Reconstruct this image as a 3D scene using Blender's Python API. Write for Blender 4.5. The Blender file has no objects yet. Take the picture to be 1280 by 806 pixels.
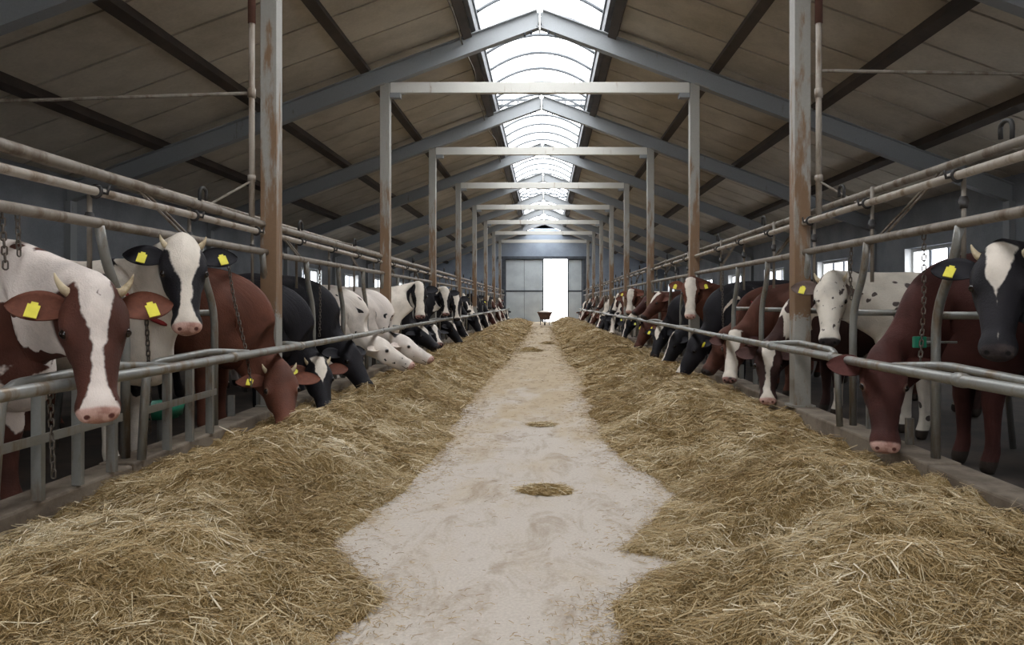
import bpy, bmesh, math, random
import numpy as np
from mathutils import Vector, Matrix, Quaternion

random.seed(7)
rng = np.random.default_rng(11)
scene = bpy.context.scene
COL = scene.collection
R = math.radians

# ------------------------------------------------------------------ camera
CAMX, CAMZ, FPX, VX, VY = 0.092, 1.2, 907.0, 682.0, 378.0
cam_d = bpy.data.cameras.new('camera')
cam = bpy.data.objects.new('camera', cam_d)
COL.objects.link(cam)
cam.location = (CAMX, 0, CAMZ)
cam.rotation_euler = (R(90), 0, 0)
cam_d.sensor_width = 36
cam_d.lens = FPX * 36 / 1280
cam_d.shift_x = -(VX - 640) / 1280
cam_d.shift_y = -(403 - VY) / 1280
cam_d.clip_end = 300
scene.camera = cam

# ------------------------------------------------------------------ sky, exposure
world = bpy.data.worlds.new('overcast_sky')
scene.world = world
world.use_nodes = True
bg = world.node_tree.nodes['Background']
bg.inputs[0].default_value = (0.975, 0.985, 1.0, 1)
bg.inputs[1].default_value = 6.5
scene.view_settings.view_transform = 'Standard'
scene.view_settings.look = 'None'
scene.view_settings.gamma = 1
scene.view_settings.use_curve_mapping = False
scene.view_settings.exposure = 0.13

def portal(name, loc, rot, sx, sy):
    l = bpy.data.lights.new(name, 'AREA')
    l.shape = 'RECTANGLE'; l.size = sx; l.size_y = sy
    l.cycles.is_portal = True
    o = bpy.data.objects.new(name, l); COL.objects.link(o)
    o.location = loc; o.rotation_euler = rot

Y0, Y1 = -7.68, 45.12            # barn ends
BAY = 4.8
FRAMES = [-2.88 + BAY * k for k in range(10)]
WX = 7.5                          # half width
portal('skylight_portal', (0, (Y0 + Y1) / 2, 6.4), (0, 0, 0), 2.0, Y1 - Y0)
portal('door_portal', (0.72, Y1 + 0.4, 2.0), (R(90), 0, R(180)), 1.45, 3.9)
portal('front_door_portal', (0, Y0 - 0.4, 1.7), (R(-90), 0, R(180)), 3.6, 3.4)
for sx in (-1, 1):
    portal('window_portal', (sx * (WX + 0.45), (Y0 + Y1) / 2, 1.75), (0, R(90) * sx, 0), 1.2, Y1 - Y0)

# ------------------------------------------------------------------ helpers
class MB:
    def __init__(s): s.v = []; s.f = []
    def add(s, vs, fs):
        b = len(s.v); s.v += [tuple(p) for p in vs]; s.f += [tuple(i + b for i in f) for f in fs]; return s
    def box(s, x0, x1, y0, y1, z0, z1):
        vs = [(x, y, z) for x in (x0, x1) for y in (y0, y1) for z in (z0, z1)]
        return s.add(vs, [(0, 1, 3, 2), (4, 6, 7, 5), (0, 4, 5, 1), (2, 3, 7, 6), (0, 2, 6, 4), (1, 5, 7, 3)])
    def bar(s, a, b, w, h, up=(0, 0, 1)):
        a = Vector(a); b = Vector(b); d = (b - a).normalized(); up = Vector(up)
        if abs(d.dot(up)) > .98: up = Vector((0, 1, 0))
        x = d.cross(up).normalized() * w / 2; z = x.cross(d).normalized() * h / 2
        vs = [p + i * x + j * z for p in (a, b) for i in (-1, 1) for j in (-1, 1)]
        return s.add(vs, [(0, 1, 3, 2), (4, 6, 7, 5), (0, 4, 5, 1), (2, 3, 7, 6), (0, 2, 6, 4), (1, 5, 7, 3)])
    def tube(s, pts, r, n=10, cap=True):
        pts = [Vector(p) for p in pts]; m = len(pts)
        rs = r if isinstance(r, (list, tuple)) else [r] * m
        t0 = (pts[1] - pts[0]).normalized()
        u = t0.orthogonal().normalized(); vs = []; fs = []
        for i, p in enumerate(pts):
            t = (pts[min(i + 1, m - 1)] - pts[max(i - 1, 0)]).normalized()
            u = (u - t * u.dot(t)).normalized(); w = t.cross(u)
            vs += [p + (u * math.cos(2 * math.pi * k / n) + w * math.sin(2 * math.pi * k / n)) * rs[i] for k in range(n)]
        for i in range(m - 1):
            for k in range(n):
                k2 = (k + 1) % n
                fs.append((i * n + k, i * n + k2, (i + 1) * n + k2, (i + 1) * n + k))
        if cap:
            fs.append(tuple(range(n - 1, -1, -1))); fs.append(tuple((m - 1) * n + k for k in range(n)))
        return s.add(vs, fs)
    def ring(s, c, ax, R_, r, n=20, m=8, a0=0, a1=2 * math.pi):
        ax = Vector(ax).normalized(); u = ax.orthogonal().normalized(); w = ax.cross(u)
        pts = [Vector(c) + (u * math.cos(a0 + (a1 - a0) * i / n) + w * math.sin(a0 + (a1 - a0) * i / n)) * R_ for i in range(n + 1)]
        return s.tube(pts, r, m, cap=True)
    def mesh(s, name, mat=None, smooth=False):
        me = bpy.data.meshes.new(name); me.from_pydata(s.v, [], s.f)
        if smooth: me.polygons.foreach_set('use_smooth', [True] * len(me.polygons))
        if mat: me.materials.append(mat)
        me.update(); return me
    def build(s, name, mat, parent=None, smooth=False, bevel=0):
        return obj(name, s.mesh(name, mat, smooth), parent, bevel)

def obj(name, me, parent=None, bevel=0):
    o = bpy.data.objects.new(name, me); COL.objects.link(o)
    if parent is not None: o.parent = parent
    if bevel:
        m = o.modifiers.new('bevel', 'BEVEL'); m.width = bevel; m.segments = 2; m.limit_method = 'ANGLE'
    return o
def tag(o, label=None, cat=None, group=None, kind=None):
    if label: o['label'] = label
    if cat: o['category'] = cat
    if group: o['group'] = group
    if kind: o['kind'] = kind
    return o
def empty(name, loc=(0, 0, 0), rz=0):
    o = bpy.data.objects.new(name, None); COL.objects.link(o)
    o.location = loc; o.rotation_euler = (0, 0, rz); o.empty_display_size = .2
    return o
def bend(pts, r=.1, n=5):
    """polyline with rounded corners"""
    P = [Vector(p) for p in pts]; out = [P[0]]
    for i in range(1, len(P) - 1):
        a = (P[i - 1] - P[i]); b = (P[i + 1] - P[i])
        ra = min(r, a.length * .49); rb = min(r, b.length * .49)
        p0 = P[i] + a.normalized() * ra; p2 = P[i] + b.normalized() * rb
        for k in range(n + 1):
            t = k / n
            out.append(p0 * (1 - t) ** 2 + P[i] * 2 * t * (1 - t) + p2 * t * t)
    out.append(P[-1]); return out
def pix(px, py, y):
    return Vector((CAMX + (px - VX) * y / FPX, y, CAMZ - (py - VY) * y / FPX))
ORD = ['first', 'second', 'third', 'fourth', 'fifth', 'sixth', 'seventh', 'eighth', 'ninth', 'tenth', 'eleventh', 'twelfth',
       'thirteenth', 'fourteenth', 'fifteenth', 'sixteenth', 'seventeenth', 'eighteenth', 'nineteenth', 'twentieth']
TENS = {20: 'twenty', 30: 'thirty', 40: 'forty'}
def ordn(n):
    if n <= 20: return ORD[n - 1]
    if n % 10 == 0: return {30: 'thirtieth', 40: 'fortieth'}[n]
    return TENS[n // 10 * 10] + '-' + ORD[n % 10 - 1]

# ------------------------------------------------------------------ materials
class NT:
    def __init__(s, name):
        s.m = bpy.data.materials.new(name); s.m.use_nodes = True
        s.t = s.m.node_tree; s.t.nodes.clear()
        s.out = s.n('ShaderNodeOutputMaterial')
    def n(s, typ, **kw):
        nd = s.t.nodes.new(typ)
        for k, v in kw.items():
            if k.startswith('i_'): s.set(nd, k[2:], v)
            else: setattr(nd, k, v)
        return nd
    def set(s, nd, key, v):
        key = int(key) if key.isdigit() else key
        if hasattr(v, 'bl_idname') and hasattr(v, 'is_output'): s.t.links.new(v, nd.inputs[key])
        else: nd.inputs[key].default_value = v
    def math(s, op, a, b=0.0, c=0.0, clamp=False):
        nd = s.n('ShaderNodeMath', operation=op, use_clamp=clamp)
        s.set(nd, '0', a); s.set(nd, '1', b); s.set(nd, '2', c); return nd.outputs[0]
    def mix(s, f, a, b, blend='MIX'):
        nd = s.n('ShaderNodeMix', data_type='RGBA', blend_type=blend)
        s.set(nd, '0', f); s.set(nd, '6', a); s.set(nd, '7', b); return nd.outputs[2]
    def noise(s, scale, detail=4, rough=.55, vec=None, dist=0):
        nd = s.n('ShaderNodeTexNoise'); nd.inputs['Scale'].default_value = scale
        nd.inputs['Detail'].default_value = detail; nd.inputs['Roughness'].default_value = rough
        nd.inputs['Distortion'].default_value = dist
        if vec is not None: s.t.links.new(vec, nd.inputs['Vector'])
        return nd.outputs[0]
    def step(s, v, a, b):
        nd = s.n('ShaderNodeMapRange', interpolation_type='SMOOTHSTEP')
        s.set(nd, '0', v); nd.inputs[1].default_value = a; nd.inputs[2].default_value = b
        return nd.outputs[0]
    def objco(s): return s.n('ShaderNodeTexCoord').outputs['Object']
    def geo(s): return s.n('ShaderNodeNewGeometry').outputs['Position']
    def bsdf(s, col, rough=.7, metal=0, bump=None, bs=.2, bd=.01, spec=.5):
        b = s.n('ShaderNodeBsdfPrincipled')
        s.set(b, 'Base Color', col); s.set(b, 'Roughness', rough); s.set(b, 'Metallic', metal)
        b.inputs['Specular IOR Level'].default_value = spec
        if bump is not None:
            bn = s.n('ShaderNodeBump'); bn.inputs['Strength'].default_value = bs; bn.inputs['Distance'].default_value = bd
            s.t.links.new(bump, bn.inputs['Height']); s.t.links.new(bn.outputs[0], b.inputs['Normal'])
        s.t.links.new(b.outputs[0], s.out.inputs[0]); return s.m
def c4(r, g, b):
    f = lambda u: (u / 255 / 12.92) if u / 255 <= .04045 else ((u / 255 + .055) / 1.055) ** 2.4
    return (f(r), f(g), f(b), 1)

def mottled(name, a, b, scale=3, rough=.7, metal=0, fine=40, bs=.15, lo=.35, hi=.65, spec=.4):
    t = NT(name); p = t.geo()
    n1 = t.noise(scale, 5, .6, p); n2 = t.noise(fine, 3, .6, p)
    col = t.mix(t.step(n1, lo, hi), a, b)
    col = t.mix(.18, col, t.mix(n2, c4(60, 55, 50), c4(250, 248, 240)), 'OVERLAY')
    return t.bsdf(col, rough, metal, n2, bs, .004, spec)
def rusty(name, paint, rust, zlo=None, zhi=None, amt=.5, rough=.6, metal=0.0):
    t = NT(name); p = t.geo()
    mp = t.n('ShaderNodeMapping'); mp.inputs['Scale'].default_value = (6, 6, 1.2); t.t.links.new(p, mp.inputs[0])
    n1 = t.noise(1.6, 6, .65, mp.outputs[0]); n2 = t.noise(55, 3, .6, p)
    f = n1
    if zlo is not None:
        sp = t.n('ShaderNodeSeparateXYZ'); t.t.links.new(p, sp.inputs[0])
        ht = t.n('ShaderNodeMapRange'); ht.inputs[1].default_value = zlo; ht.inputs[2].default_value = zhi
        ht.inputs[3].default_value = .30; ht.inputs[4].default_value = -.22
        t.t.links.new(sp.outputs[2], ht.inputs[0])
        f = t.math('ADD', n1, ht.outputs[0])
        f = t.math('SUBTRACT', f, t.math('MULTIPLY', t.step(t.math('ADD', sp.outputs[2], t.math('MULTIPLY', n2, .25)), 1.25, 1.15), .32))   # whitewashed foot
    col = t.mix(t.step(f, .62 - amt * .25, .80 - amt * .25), paint, rust)
    col = t.mix(.15, col, t.mix(n2, c4(50, 45, 40), c4(245, 240, 235)), 'OVERLAY')
    return t.bsdf(col, rough, metal, n2, .12, .003, .4)

M = {}
M['post'] = rusty('painted_rusty_steel', c4(150, 147, 140), c4(124, 98, 74), .8, 5.2, .5)
M['tie'] = rusty('white_painted_steel', c4(205, 203, 196), c4(150, 130, 108), amt=.1)
M['rafter'] = rusty('blue_grey_steel', c4(140, 143, 145), c4(104, 92, 82), amt=.0)
M['purlin'] = mottled('dark_brown_steel', c4(56, 48, 42), c4(70, 60, 52), 2)
M['panel'] = mottled('tan_roof_board', c4(194, 185, 170), c4(174, 165, 150), 1.3, .8, fine=25, bs=.1)
M['deck'] = mottled('dark_roof_deck', c4(24, 20, 18), c4(32, 27, 24), 2)
M['kerbw'] = mottled('dark_upstand', c4(70, 72, 76), c4(95, 95, 98), 3)
M['rib'] = mottled('grey_rib_steel', c4(84, 88, 92), c4(100, 104, 108), 3)
M['wall'] = mottled('blue_grey_wall', c4(132, 135, 140), c4(116, 119, 125), 1.2, .75, fine=30)
M['gable'] = mottled('blue_grey_sheet', c4(150, 160, 174), c4(136, 146, 160), 1.2, .6, fine=30)
M['door'] = mottled('pale_grey_door_sheet', c4(196, 204, 208), c4(182, 190, 196), 1.5, .55)
M['white'] = mottled('white_paint', c4(222, 222, 220), c4(205, 205, 202), 3, .6)
M['trim'] = mottled('dark_grey_trim', c4(80, 86, 94), c4(66, 70, 78), 4, .6)
M['pipe'] = rusty('galvanised_pipe', c4(140, 140, 136), c4(122, 108, 92), amt=.55, rough=.42, metal=.35)
M['oldpipe'] = rusty('weathered_pipe', c4(128, 120, 110), c4(98, 84, 70), amt=.6, rough=.6)
M['whitepipe'] = rusty('pale_plastic_pipe', c4(156, 147, 136), c4(120, 104, 88), amt=.55)
M['brownpipe'] = mottled('brown_sleeve', c4(96, 62, 50), c4(84, 54, 44), 4)
M['chain'] = rusty('chain_iron', c4(92, 84, 76), c4(70, 52, 40), amt=.6, rough=.5, metal=.5)
M['rubber'] = mottled('black_rubber', c4(38, 36, 35), c4(52, 48, 46), 6, .6)
M['kerb'] = mottled('worn_concrete', c4(142, 130, 116), c4(110, 98, 86), 4, .9, fine=60, bs=.4)
M['stall'] = mottled('dirty_stall_floor', c4(70, 60, 52), c4(50, 44, 40), 2, .8, fine=30, bs=.4)
M['horn'] = mottled('horn', c4(196, 180, 150), c4(150, 132, 106), 14, .45)
M['eye'] = mottled('eye_dark', c4(22, 16, 14), c4(30, 22, 18), 10, .12)
M['tagy'] = mottled('yellow_tag', c4(226, 214, 60), c4(210, 198, 50), 20, .5)
M['red'] = mottled('red_strap', c4(150, 46, 46), c4(130, 38, 40), 20, .7)
M['green'] = mottled('green_plastic', c4(30, 110, 84), c4(24, 96, 74), 8, .4)
M['cart'] = mottled('rusty_cart_steel', c4(110, 84, 72), c4(84, 66, 60), 8, .7)
M['feed'] = mottled('pale_feed', c4(222, 214, 204), c4(200, 190, 178), 20, .9)
M['cable'] = mottled('cable', c4(120, 110, 98), c4(90, 82, 74), 6)
M['outwall'] = mottled('pale_render', c4(236, 236, 236), c4(226, 226, 228), 2)
M['snow'] = mottled('pale_yard', c4(236, 236, 238), c4(222, 222, 224), 1)

def glazing(name, tr, col):
    t = NT(name)
    a = t.n('ShaderNodeBsdfTransparent'); a.inputs[0].default_value = col
    b = t.n('ShaderNodeBsdfTranslucent'); b.inputs[0].default_value = col
    m = t.n('ShaderNodeMixShader'); m.inputs[0].default_value = 1 - tr
    t.t.links.new(a.outputs[0], m.inputs[1]); t.t.links.new(b.outputs[0], m.inputs[2]); t.t.links.new(m.outputs[0], t.out.inputs[0])
    return t.m
M['sky_pane'] = glazing('milky_skylight_sheet', .8, (.96, .98, 1, 1))
M['pane'] = glazing('dusty_window_glass', .7, (.93, .96, 1, 1))

# alley floor: worn concrete, dust and chaff
t = NT('dusty_concrete'); p = t.geo()
mp = t.n('ShaderNodeMapping'); mp.inputs['Scale'].default_value = (1.6, .8, 1); t.t.links.new(p, mp.inputs[0])
n1 = t.noise(1.1, 6, .62, mp.outputs[0], .4); n2 = t.noise(9, 6, .7, p); n3 = t.noise(70, 3, .6, p)
sp = t.n('ShaderNodeSeparateXYZ'); t.t.links.new(p, sp.inputs[0])
dist = t.n('ShaderNodeMapRange'); t.t.links.new(sp.outputs[1], dist.inputs[0]); dist.inputs[1].default_value = 4; dist.inputs[2].default_value = 12
dist.inputs[3].default_value = -.14; dist.inputs[4].default_value = .18      # near floor's grey light painted in, giving way to beige dust further on
col = t.mix(t.step(t.math('ADD', n1, dist.outputs[0]), .36, .66), c4(184, 175, 165), c4(174, 157, 131))
n4 = t.noise(2.6, 7, .72, mp.outputs[0], .8)
col = t.mix(t.math('MULTIPLY', t.step(n4, .46, .70), .65), col, c4(140, 122, 100))
col = t.mix(t.math('MULTIPLY', t.step(n2, .60, .76), .7), col, c4(128, 108, 88))
col = t.mix(.3, col, t.mix(n3, c4(70, 62, 52), c4(250, 246, 240)), 'OVERLAY')
M['floor'] = t.bsdf(col, .85, 0, t.math('ADD', n3, n2), .35, .006, .3)

def haymat(name, cols, attr=None):
    t = NT(name); p = t.geo()
    rp = t.n('ShaderNodeValToRGB'); e = rp.color_ramp.elements
    e[0].position = 0; e[0].color = cols[0]; e[1].position = 1; e[1].color = cols[-1]
    for i, c in enumerate(cols[1:-1]):
        k = e.new((i + 1) / (len(cols) - 1)); k.color = c
    n1 = t.noise(1.3, 4, .6, p)
    if attr:
        a = t.n('ShaderNodeAttribute', attribute_name=attr).outputs['Fac']
        f = t.math('ADD', t.math('MULTIPLY', a, .7), t.math('MULTIPLY', t.math('SUBTRACT', n1, .32), .95), clamp=True)
        t.t.links.new(f, rp.inputs[0]); return t.bsdf(rp.outputs[0], .65, spec=.3)
    n2 = t.noise(45, 5, .75, p); n3 = t.noise(160, 2, .6, p)
    f = t.math('ADD', t.math('MULTIPLY', n2, .6), t.math('MULTIPLY', n1, .6), clamp=True)
    t.t.links.new(t.math('SUBTRACT', f, .1, clamp=True), rp.inputs[0])
    return t.bsdf(rp.outputs[0], .9, 0, t.math('ADD', n2, n3), .9, .02, .2)
M['hay'] = haymat('hay_mass', [c4(98, 76, 46), c4(136, 111, 70), c4(164, 139, 94), c4(190, 168, 126)])
M['straw'] = haymat('hay_stalks', [c4(92, 70, 42), c4(138, 112, 70), c4(168, 144, 102), c4(194, 176, 140), c4(226, 214, 190)], 'tint')

# ------------------------------------------------------------------ noise for shapes
class VN:
    def __init__(s, seed): s.g = np.random.default_rng(seed).random((257, 257))
    def __call__(s, x, y):
        x = np.asarray(x, float) % 256; y = np.asarray(y, float) % 256
        i = x.astype(int); j = y.astype(int); fx = x - i; fy = y - j
        fx = fx * fx * (3 - 2 * fx); fy = fy * fy * (3 - 2 * fy); g = s.g
        i2 = (i + 1) % 256; j2 = (j + 1) % 256
        return (g[i, j] * (1 - fx) + g[i2, j] * fx) * (1 - fy) + (g[i, j2] * (1 - fx) + g[i2, j2] * fx) * fy
def sst(a, b, x): 
    t = np.clip((x - a) / (b - a), 0, 1); return t * t * (3 - 2 * t)

# ================================================================== SETTING
def struct(o, label=None, cat=None):
    return tag(o, label, cat, kind='structure')
KX0, KX1, KZ = 2.36, 2.58, .24
floor = struct(MB().box(-KX0 - .02, KX0 + .02, Y0, Y1, -.12, 0).build('floor', M['floor']))
for s, nm in ((-1, 'left'), (1, 'right')):
    a, b = sorted((s * KX1, s * WX))
    struct(MB().box(a, b, Y0, Y1, -.12, .06).build('floor_stalls_' + nm, M['stall']))
    k = empty('trim_kerb_' + nm); struct(k)
    seg = 2.4; y = Y0; i = 0                            # kerb cast in lengths
    while y < Y1 - .1:
        a, b = sorted((s * KX0, s * KX1)); dz = (rng.random() - .5) * .012
        MB().box(a, b, y + .006, min(y + seg - .006, Y1), -.1, KZ + dz).build('kerb_stone', M['kerb'], k, bevel=.015); y += seg

# side walls with window openings
WINY = [f + BAY / 2 for f in FRAMES[:-1]] + [FRAMES[-1] + BAY / 2]
WZ0, WZ1, WHW, EAVE = 1.2, 2.3, 1.0, 3.3
def wins(s): return [c for c in WINY if s > 0 or c > 20 or c < 0]
def wall_side(s, nm):
    a, b = sorted((s * WX, s * (WX + .3))); m = MB()
    m.box(a, b, Y0, Y1, -.12, WZ0); m.box(a, b, Y0, Y1, WZ1, EAVE)
    ys = [Y0]
    for c in wins(s): ys += [c - WHW, c + WHW]
    ys.append(Y1)
    for i in range(0, len(ys), 2): m.box(a, b, ys[i], ys[i + 1], WZ0, WZ1)
    struct(m.build('wall_' + nm, M['wall']))
wall_side(-1, 'left'); wall_side(1, 'right')
wn = 0
for s in (-1, 1):
    for c in wins(s):
        wn += 1
        w = empty('window_%d' % wn, (s * (WX + .16), c, WZ0)); struct(w)
        h = WZ1 - WZ0; f = MB()
        f.box(-.04, .04, -WHW, -WHW + .07, 0, h); f.box(-.04, .04, WHW - .07, WHW, 0, h)
        f.box(-.04, .04, -WHW + .07, WHW - .07, 0, .07); f.box(-.04, .04, -WHW + .07, WHW - .07, h - .07, h)
        f.build('window_frame', M['white'], w)
        for q in (-.33, .33):
            MB().box(-.03, .03, q - .025, q + .025, .07, h - .07).build('mullion', M['trim'], w)
        for q0, q1 in ((-WHW + .07, -.355), (-.305, .305), (.355, WHW - .07)):
            MB().box(-.025, .025, q0, q1, h * .5 - .02, h * .5 + .02).build('glazing_bar', M['trim'], w)
            for z0, z1 in ((.07, h * .5 - .02), (h * .5 + .02, h - .07)):
                MB().add([(0, q0, z0), (0, q1, z0), (0, q1, z1), (0, q0, z1)], [(0, 1, 2, 3)]).build('pane', M['pane'], w)
        i = -s
        for q in (-WHW, WHW):                          # white reveals
            y0, y1 = sorted((q, q - math.copysign(.02, q)))
            a, b = sorted((i * .16 + i * .03, i * .04)); MB().box(a, b, y0, y1, 0, h).build('reveal', M['white'], w)

# roof
SL, RZ = .37, 5.99                                     # roof underside z = RZ - SL*|x|
def rz(x): return RZ - SL * abs(x)
ceil = empty('ceiling'); struct(ceil)
SX = 1.09
for s in (-1, 1):
    xa, xb = s * SX, s * (WX + .35)
    m = MB(); vs = []
    for x in (xa, xb):
        for dz in (.05, .12): vs += [(x, Y0, rz(x) + dz), (x, Y1 + .3, rz(x) + dz)]
    m.add(vs, [(0, 1, 5, 4), (2, 6, 7, 3), (0, 2, 3, 1), (4, 5, 7, 6), (0, 4, 6, 2), (1, 3, 7, 5)])
    m.build('roof_deck', M['deck'], ceil)
    g = .022; L = .96
    vs = []
    for x in (xa, xb - s * .05):
        for dz in (0, .048): vs += [(x, g, rz(x) + dz), (x, L - g, rz(x) + dz)]
    pm = MB().add(vs, [(0, 1, 5, 4), (2, 6, 7, 3), (0, 2, 3, 1), (4, 5, 7, 6), (0, 4, 6, 2), (1, 3, 7, 5)]).mesh('panel', M['panel'])
    for k in range(int(round((Y1 - Y0) / L))):
        o = obj('panel', pm, ceil); o.location = (0, Y0 + k * L, -.003 * rng.random())
    for x in (2.78, 4.4, 6.02):
        MB().bar((s * x, Y0, rz(x) - .075), (s * x, Y1, rz(x) - .075), .14, .14, (s * SL, 0, 1)).build('purlin', M['purlin'], ceil)
    MB().bar((s * (SX + .08), Y0, rz(SX + .08) - .09), (s * (SX + .08), Y1, rz(SX + .08) - .09), .14, .17, (s * SL, 0, 1)).build('edge_purlin', M['purlin'], ceil)

# skylight vault
sky = empty('skylight'); struct(sky, 'long arched translucent skylight along the roof ridge', 'skylight')
AZ = 5.80
def arch(t, x=1.03, rise=.36): # t -1..1
    return (x * t, AZ + rise * (1 - t * t))
for s in (-1, 1):
    a, b = sorted((s * 1.02, s * 1.10))
    MB().box(a, b, Y0, Y1, rz(1.1) - .06, AZ).build('upstand', M['kerbw'], sky)
    a, b = sorted((s * .995, s * 1.035))
    MB().box(a, b, Y0, Y1, AZ - .05, AZ + .03).build('gutter_strip', M['rib'], sky)
nt = 12
rm = MB().tube([(arch(-1 + 2 * i / nt)[0], 0, arch(-1 + 2 * i / nt)[1]) for i in range(nt + 1)], .03, 6).mesh('rib', M['rib'], True)
pv = []; pf = []
for i in range(nt + 1):
    x, z = arch(-1 + 2 * i / nt, 1.05, .38); pv += [(x, 0, z), (x, .96, z)]
for i in range(nt): pf.append((2 * i, 2 * i + 1, 2 * i + 3, 2 * i + 2))
pmesh = MB().add(pv, pf).mesh('pane', M['sky_pane'], True)
for k in range(56):
    y = Y0 + k * .96
    if y > Y1 - .1: break
    o = obj('rib', rm, sky); o.location = (0, y, 0)
    o = obj('pane', pmesh, sky); o.location = (0, y, 0)
for y in (Y0, Y1):
    ev = [(arch(-1 + 2 * i / nt, 1.05, .38)[0], y, arch(-1 + 2 * i / nt, 1.05, .38)[1]) for i in range(nt + 1)]
    MB().add(ev, [tuple(range(nt + 1))]).build('end_cap', M['kerbw'], sky)
for y in (16.6, 31.0):
    m = MB().bar((-1.0, y, 5.83), (1.0, y, 5.83), .04, .04).bar((-1.0, y, 5.70), (1.0, y, 5.70), .05, .05)
    for q in np.linspace(-.9, .9, 6): m.bar((q, y, 5.7), (q, y, 5.83), .03, .03)
    m.build('vent_lattice', M['rib'], sky)

# portal frames
RC = 5.70                                              # rafter centreline at the ridge
def rc(x): return RC - SL * abs(x)
PX = 2.448
for i, y in enumerate(FRAMES):
    fr = empty('portal_frame', (0, y, 0))
    nth = i - 1
    struct(fr)
    for s in (-1, 1):
        pw = .075; x = s * PX
        m = MB()                                        # box post built of two channels
        m.box(x - pw, x + pw, -.075, .075, .1, rc(PX) - .13)
        m.build('post', M['post'], fr, bevel=.006)
        MB().box(x - .11, x + .11, -.1, .1, KZ, KZ + .02).build('base_plate', M['post'], fr)
        MB().bar((x, 0, rc(PX) - .14), (x + s * .22, 0, rc(PX + .22) - .14), .2, .02, (s * SL, 0, 1)).build('cap_plate', M['post'], fr)
        m = MB()                                        # I-section rafter
        a = Vector((0, 0, rc(0))); b = Vector((s * (WX + .1), 0, rc(WX + .1))); up = Vector((s * SL, 0, 1)).normalized()
        m.bar(a, b, .012, .27, up)
        m.bar(a + up * .135, b + up * .135, .15, .014, up); m.bar(a - up * .135, b - up * .135, .15, .014, up)
        m.build('rafter', M['rafter'], fr)
        for q in (.14, .24):
            for yy in (-.045, .045):
                MB().tube([(s * q, yy, rc(q) - .175), (s * q, yy, rc(q) - .14)], .016, 6).build('bolt', M['trim'], fr)
        MB().bar((s * (WX - .02), 0, .06), (s * (WX - .02), 0, rc(WX) - .12), .16, .16).build('wall_column', M['rafter'], fr)
    MB().box(-PX + .08, PX - .08, -.05, .05, 4.515, 4.685).build('tie_beam', M['tie'], fr, bevel=.006)
    for s in (-1, 1):
        MB().box(s * PX - s * .16 - .08, s * PX - s * .16 + .08, -.065, .065, 4.44, 4.512).build('bracket', M['rafter'], fr)
    MB().box(-.012, .012, -.08, .08, RC - .2, RC + .16).build('ridge_plate', M['tie'], fr)

# gable ends
def gable(y, th, name, ox0, ox1, oz, mat):
    m = MB(); y0, y1 = sorted((y, y + th))
    def prism(x0, x1, z0):
        if x1 <= x0: return
        pts = [(x0, z0), (x1, z0), (x1, rz(x1) + .05)]
        if x0 < 0 < x1: pts.append((0, rz(0) + .05))
        pts.append((x0, rz(x0) + .05)); n = len(pts)
        vs = [(px_, y0, pz) for px_, pz in pts] + [(px_, y1, pz) for px_, pz in pts]
        m.add(vs, [tuple(range(n)), tuple(range(2 * n - 1, n - 1, -1))] + [(i, i + n, (i + 1) % n + n, (i + 1) % n) for i in range(n)])
    prism(-WX - .3, ox0, -.12); prism(ox1, WX + .3, -.12); prism(ox0, ox1, oz)
    return struct(m.build(name, mat))
gable(Y1, .25, 'wall_back', -2.45, 2.4, 3.9, M['gable'])
gable(Y0 - .25, .25, 'wall_front', -1.8, 1.8, 3.4, M['gable'])
wb = struct(MB().box(-2.9, 2.9, Y1 - .16, Y1 - .02, 3.9, 4.06).build('trim_1', M['trim']))
for s in (-1, 1):
    struct(MB().box(*sorted((s * 2.42, s * 2.62)), Y1 - .1, Y1 - .005, 0, 3.9).build('trim_%d' % (2 if s < 0 else 3), M['trim']))
def door(name, x0, x1, label):
    d = empty(name, ((x0 + x1) / 2, Y1 + .06, .02)); struct(d, label, 'door'); w = (x1 - x0) / 2
    n = max(1, int(round((x1 - x0) / 1.15)))
    for k in range(n):
        a = -w + 2 * w * k / n; b = -w + 2 * w * (k + 1) / n
        for z0, z1 in ((0, 1.86), (1.92, 3.84)):
            MB().box(a + .012, b - .012, -.03, .03, z0 + .01, z1 - .01).build('panel', M['door'], d)
    MB().box(-w - .03, w + .03, .031, .05, -.02, 3.9).build('backing', M['trim'], d)
    MB().box(-w, w, -.045, -.031, 1.84, 1.94).build('mid_rail', M['trim'], d)
    for x in (-w, w - .05): MB().box(x, x + .05, -.045, -.031, 0, 3.84).build('stile', M['trim'], d)
door('door_1', -2.42, -.06, 'pale grey sliding door leaf left of the bright doorway')
door('door_2', 1.48, 2.38, 'narrow pale grey door leaf right of the bright doorway')

# yard outside the far door
struct(MB().add([(-60, -60, -.14), (60, -60, -.14), (60, 140, -.14), (-60, 140, -.14)], [(0, 1, 2, 3)]).build('yard_ground', M['snow']))
sh = empty('shed', (3.6, 74, -.14)); tag(sh, 'pale low shed outside seen through the far doorway', 'shed')
MB().box(-2.6, 2.6, 0, 5, 0, 2.0).build('wall', M['outwall'], sh)
MB().add([(-2.8, -.2, 2.0), (2.8, -.2, 2.0), (0, -.2, 3.0), (-2.8, 5.2, 2.0), (2.8, 5.2, 2.0), (0, 5.2, 3.0)], [(0, 1, 2), (5, 4, 3), (0, 2, 5, 3), (1, 4, 5, 2), (0, 3, 4, 1)]).build('roof', M['white'], sh)
tag(MB().tube([(.72, 62, -.14), (.55, 62, 5.6)], [.09, .06], 8).build('utility_pole', M['white'], smooth=True), 'thin leaning pole standing outside the far doorway', 'pole')

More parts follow.
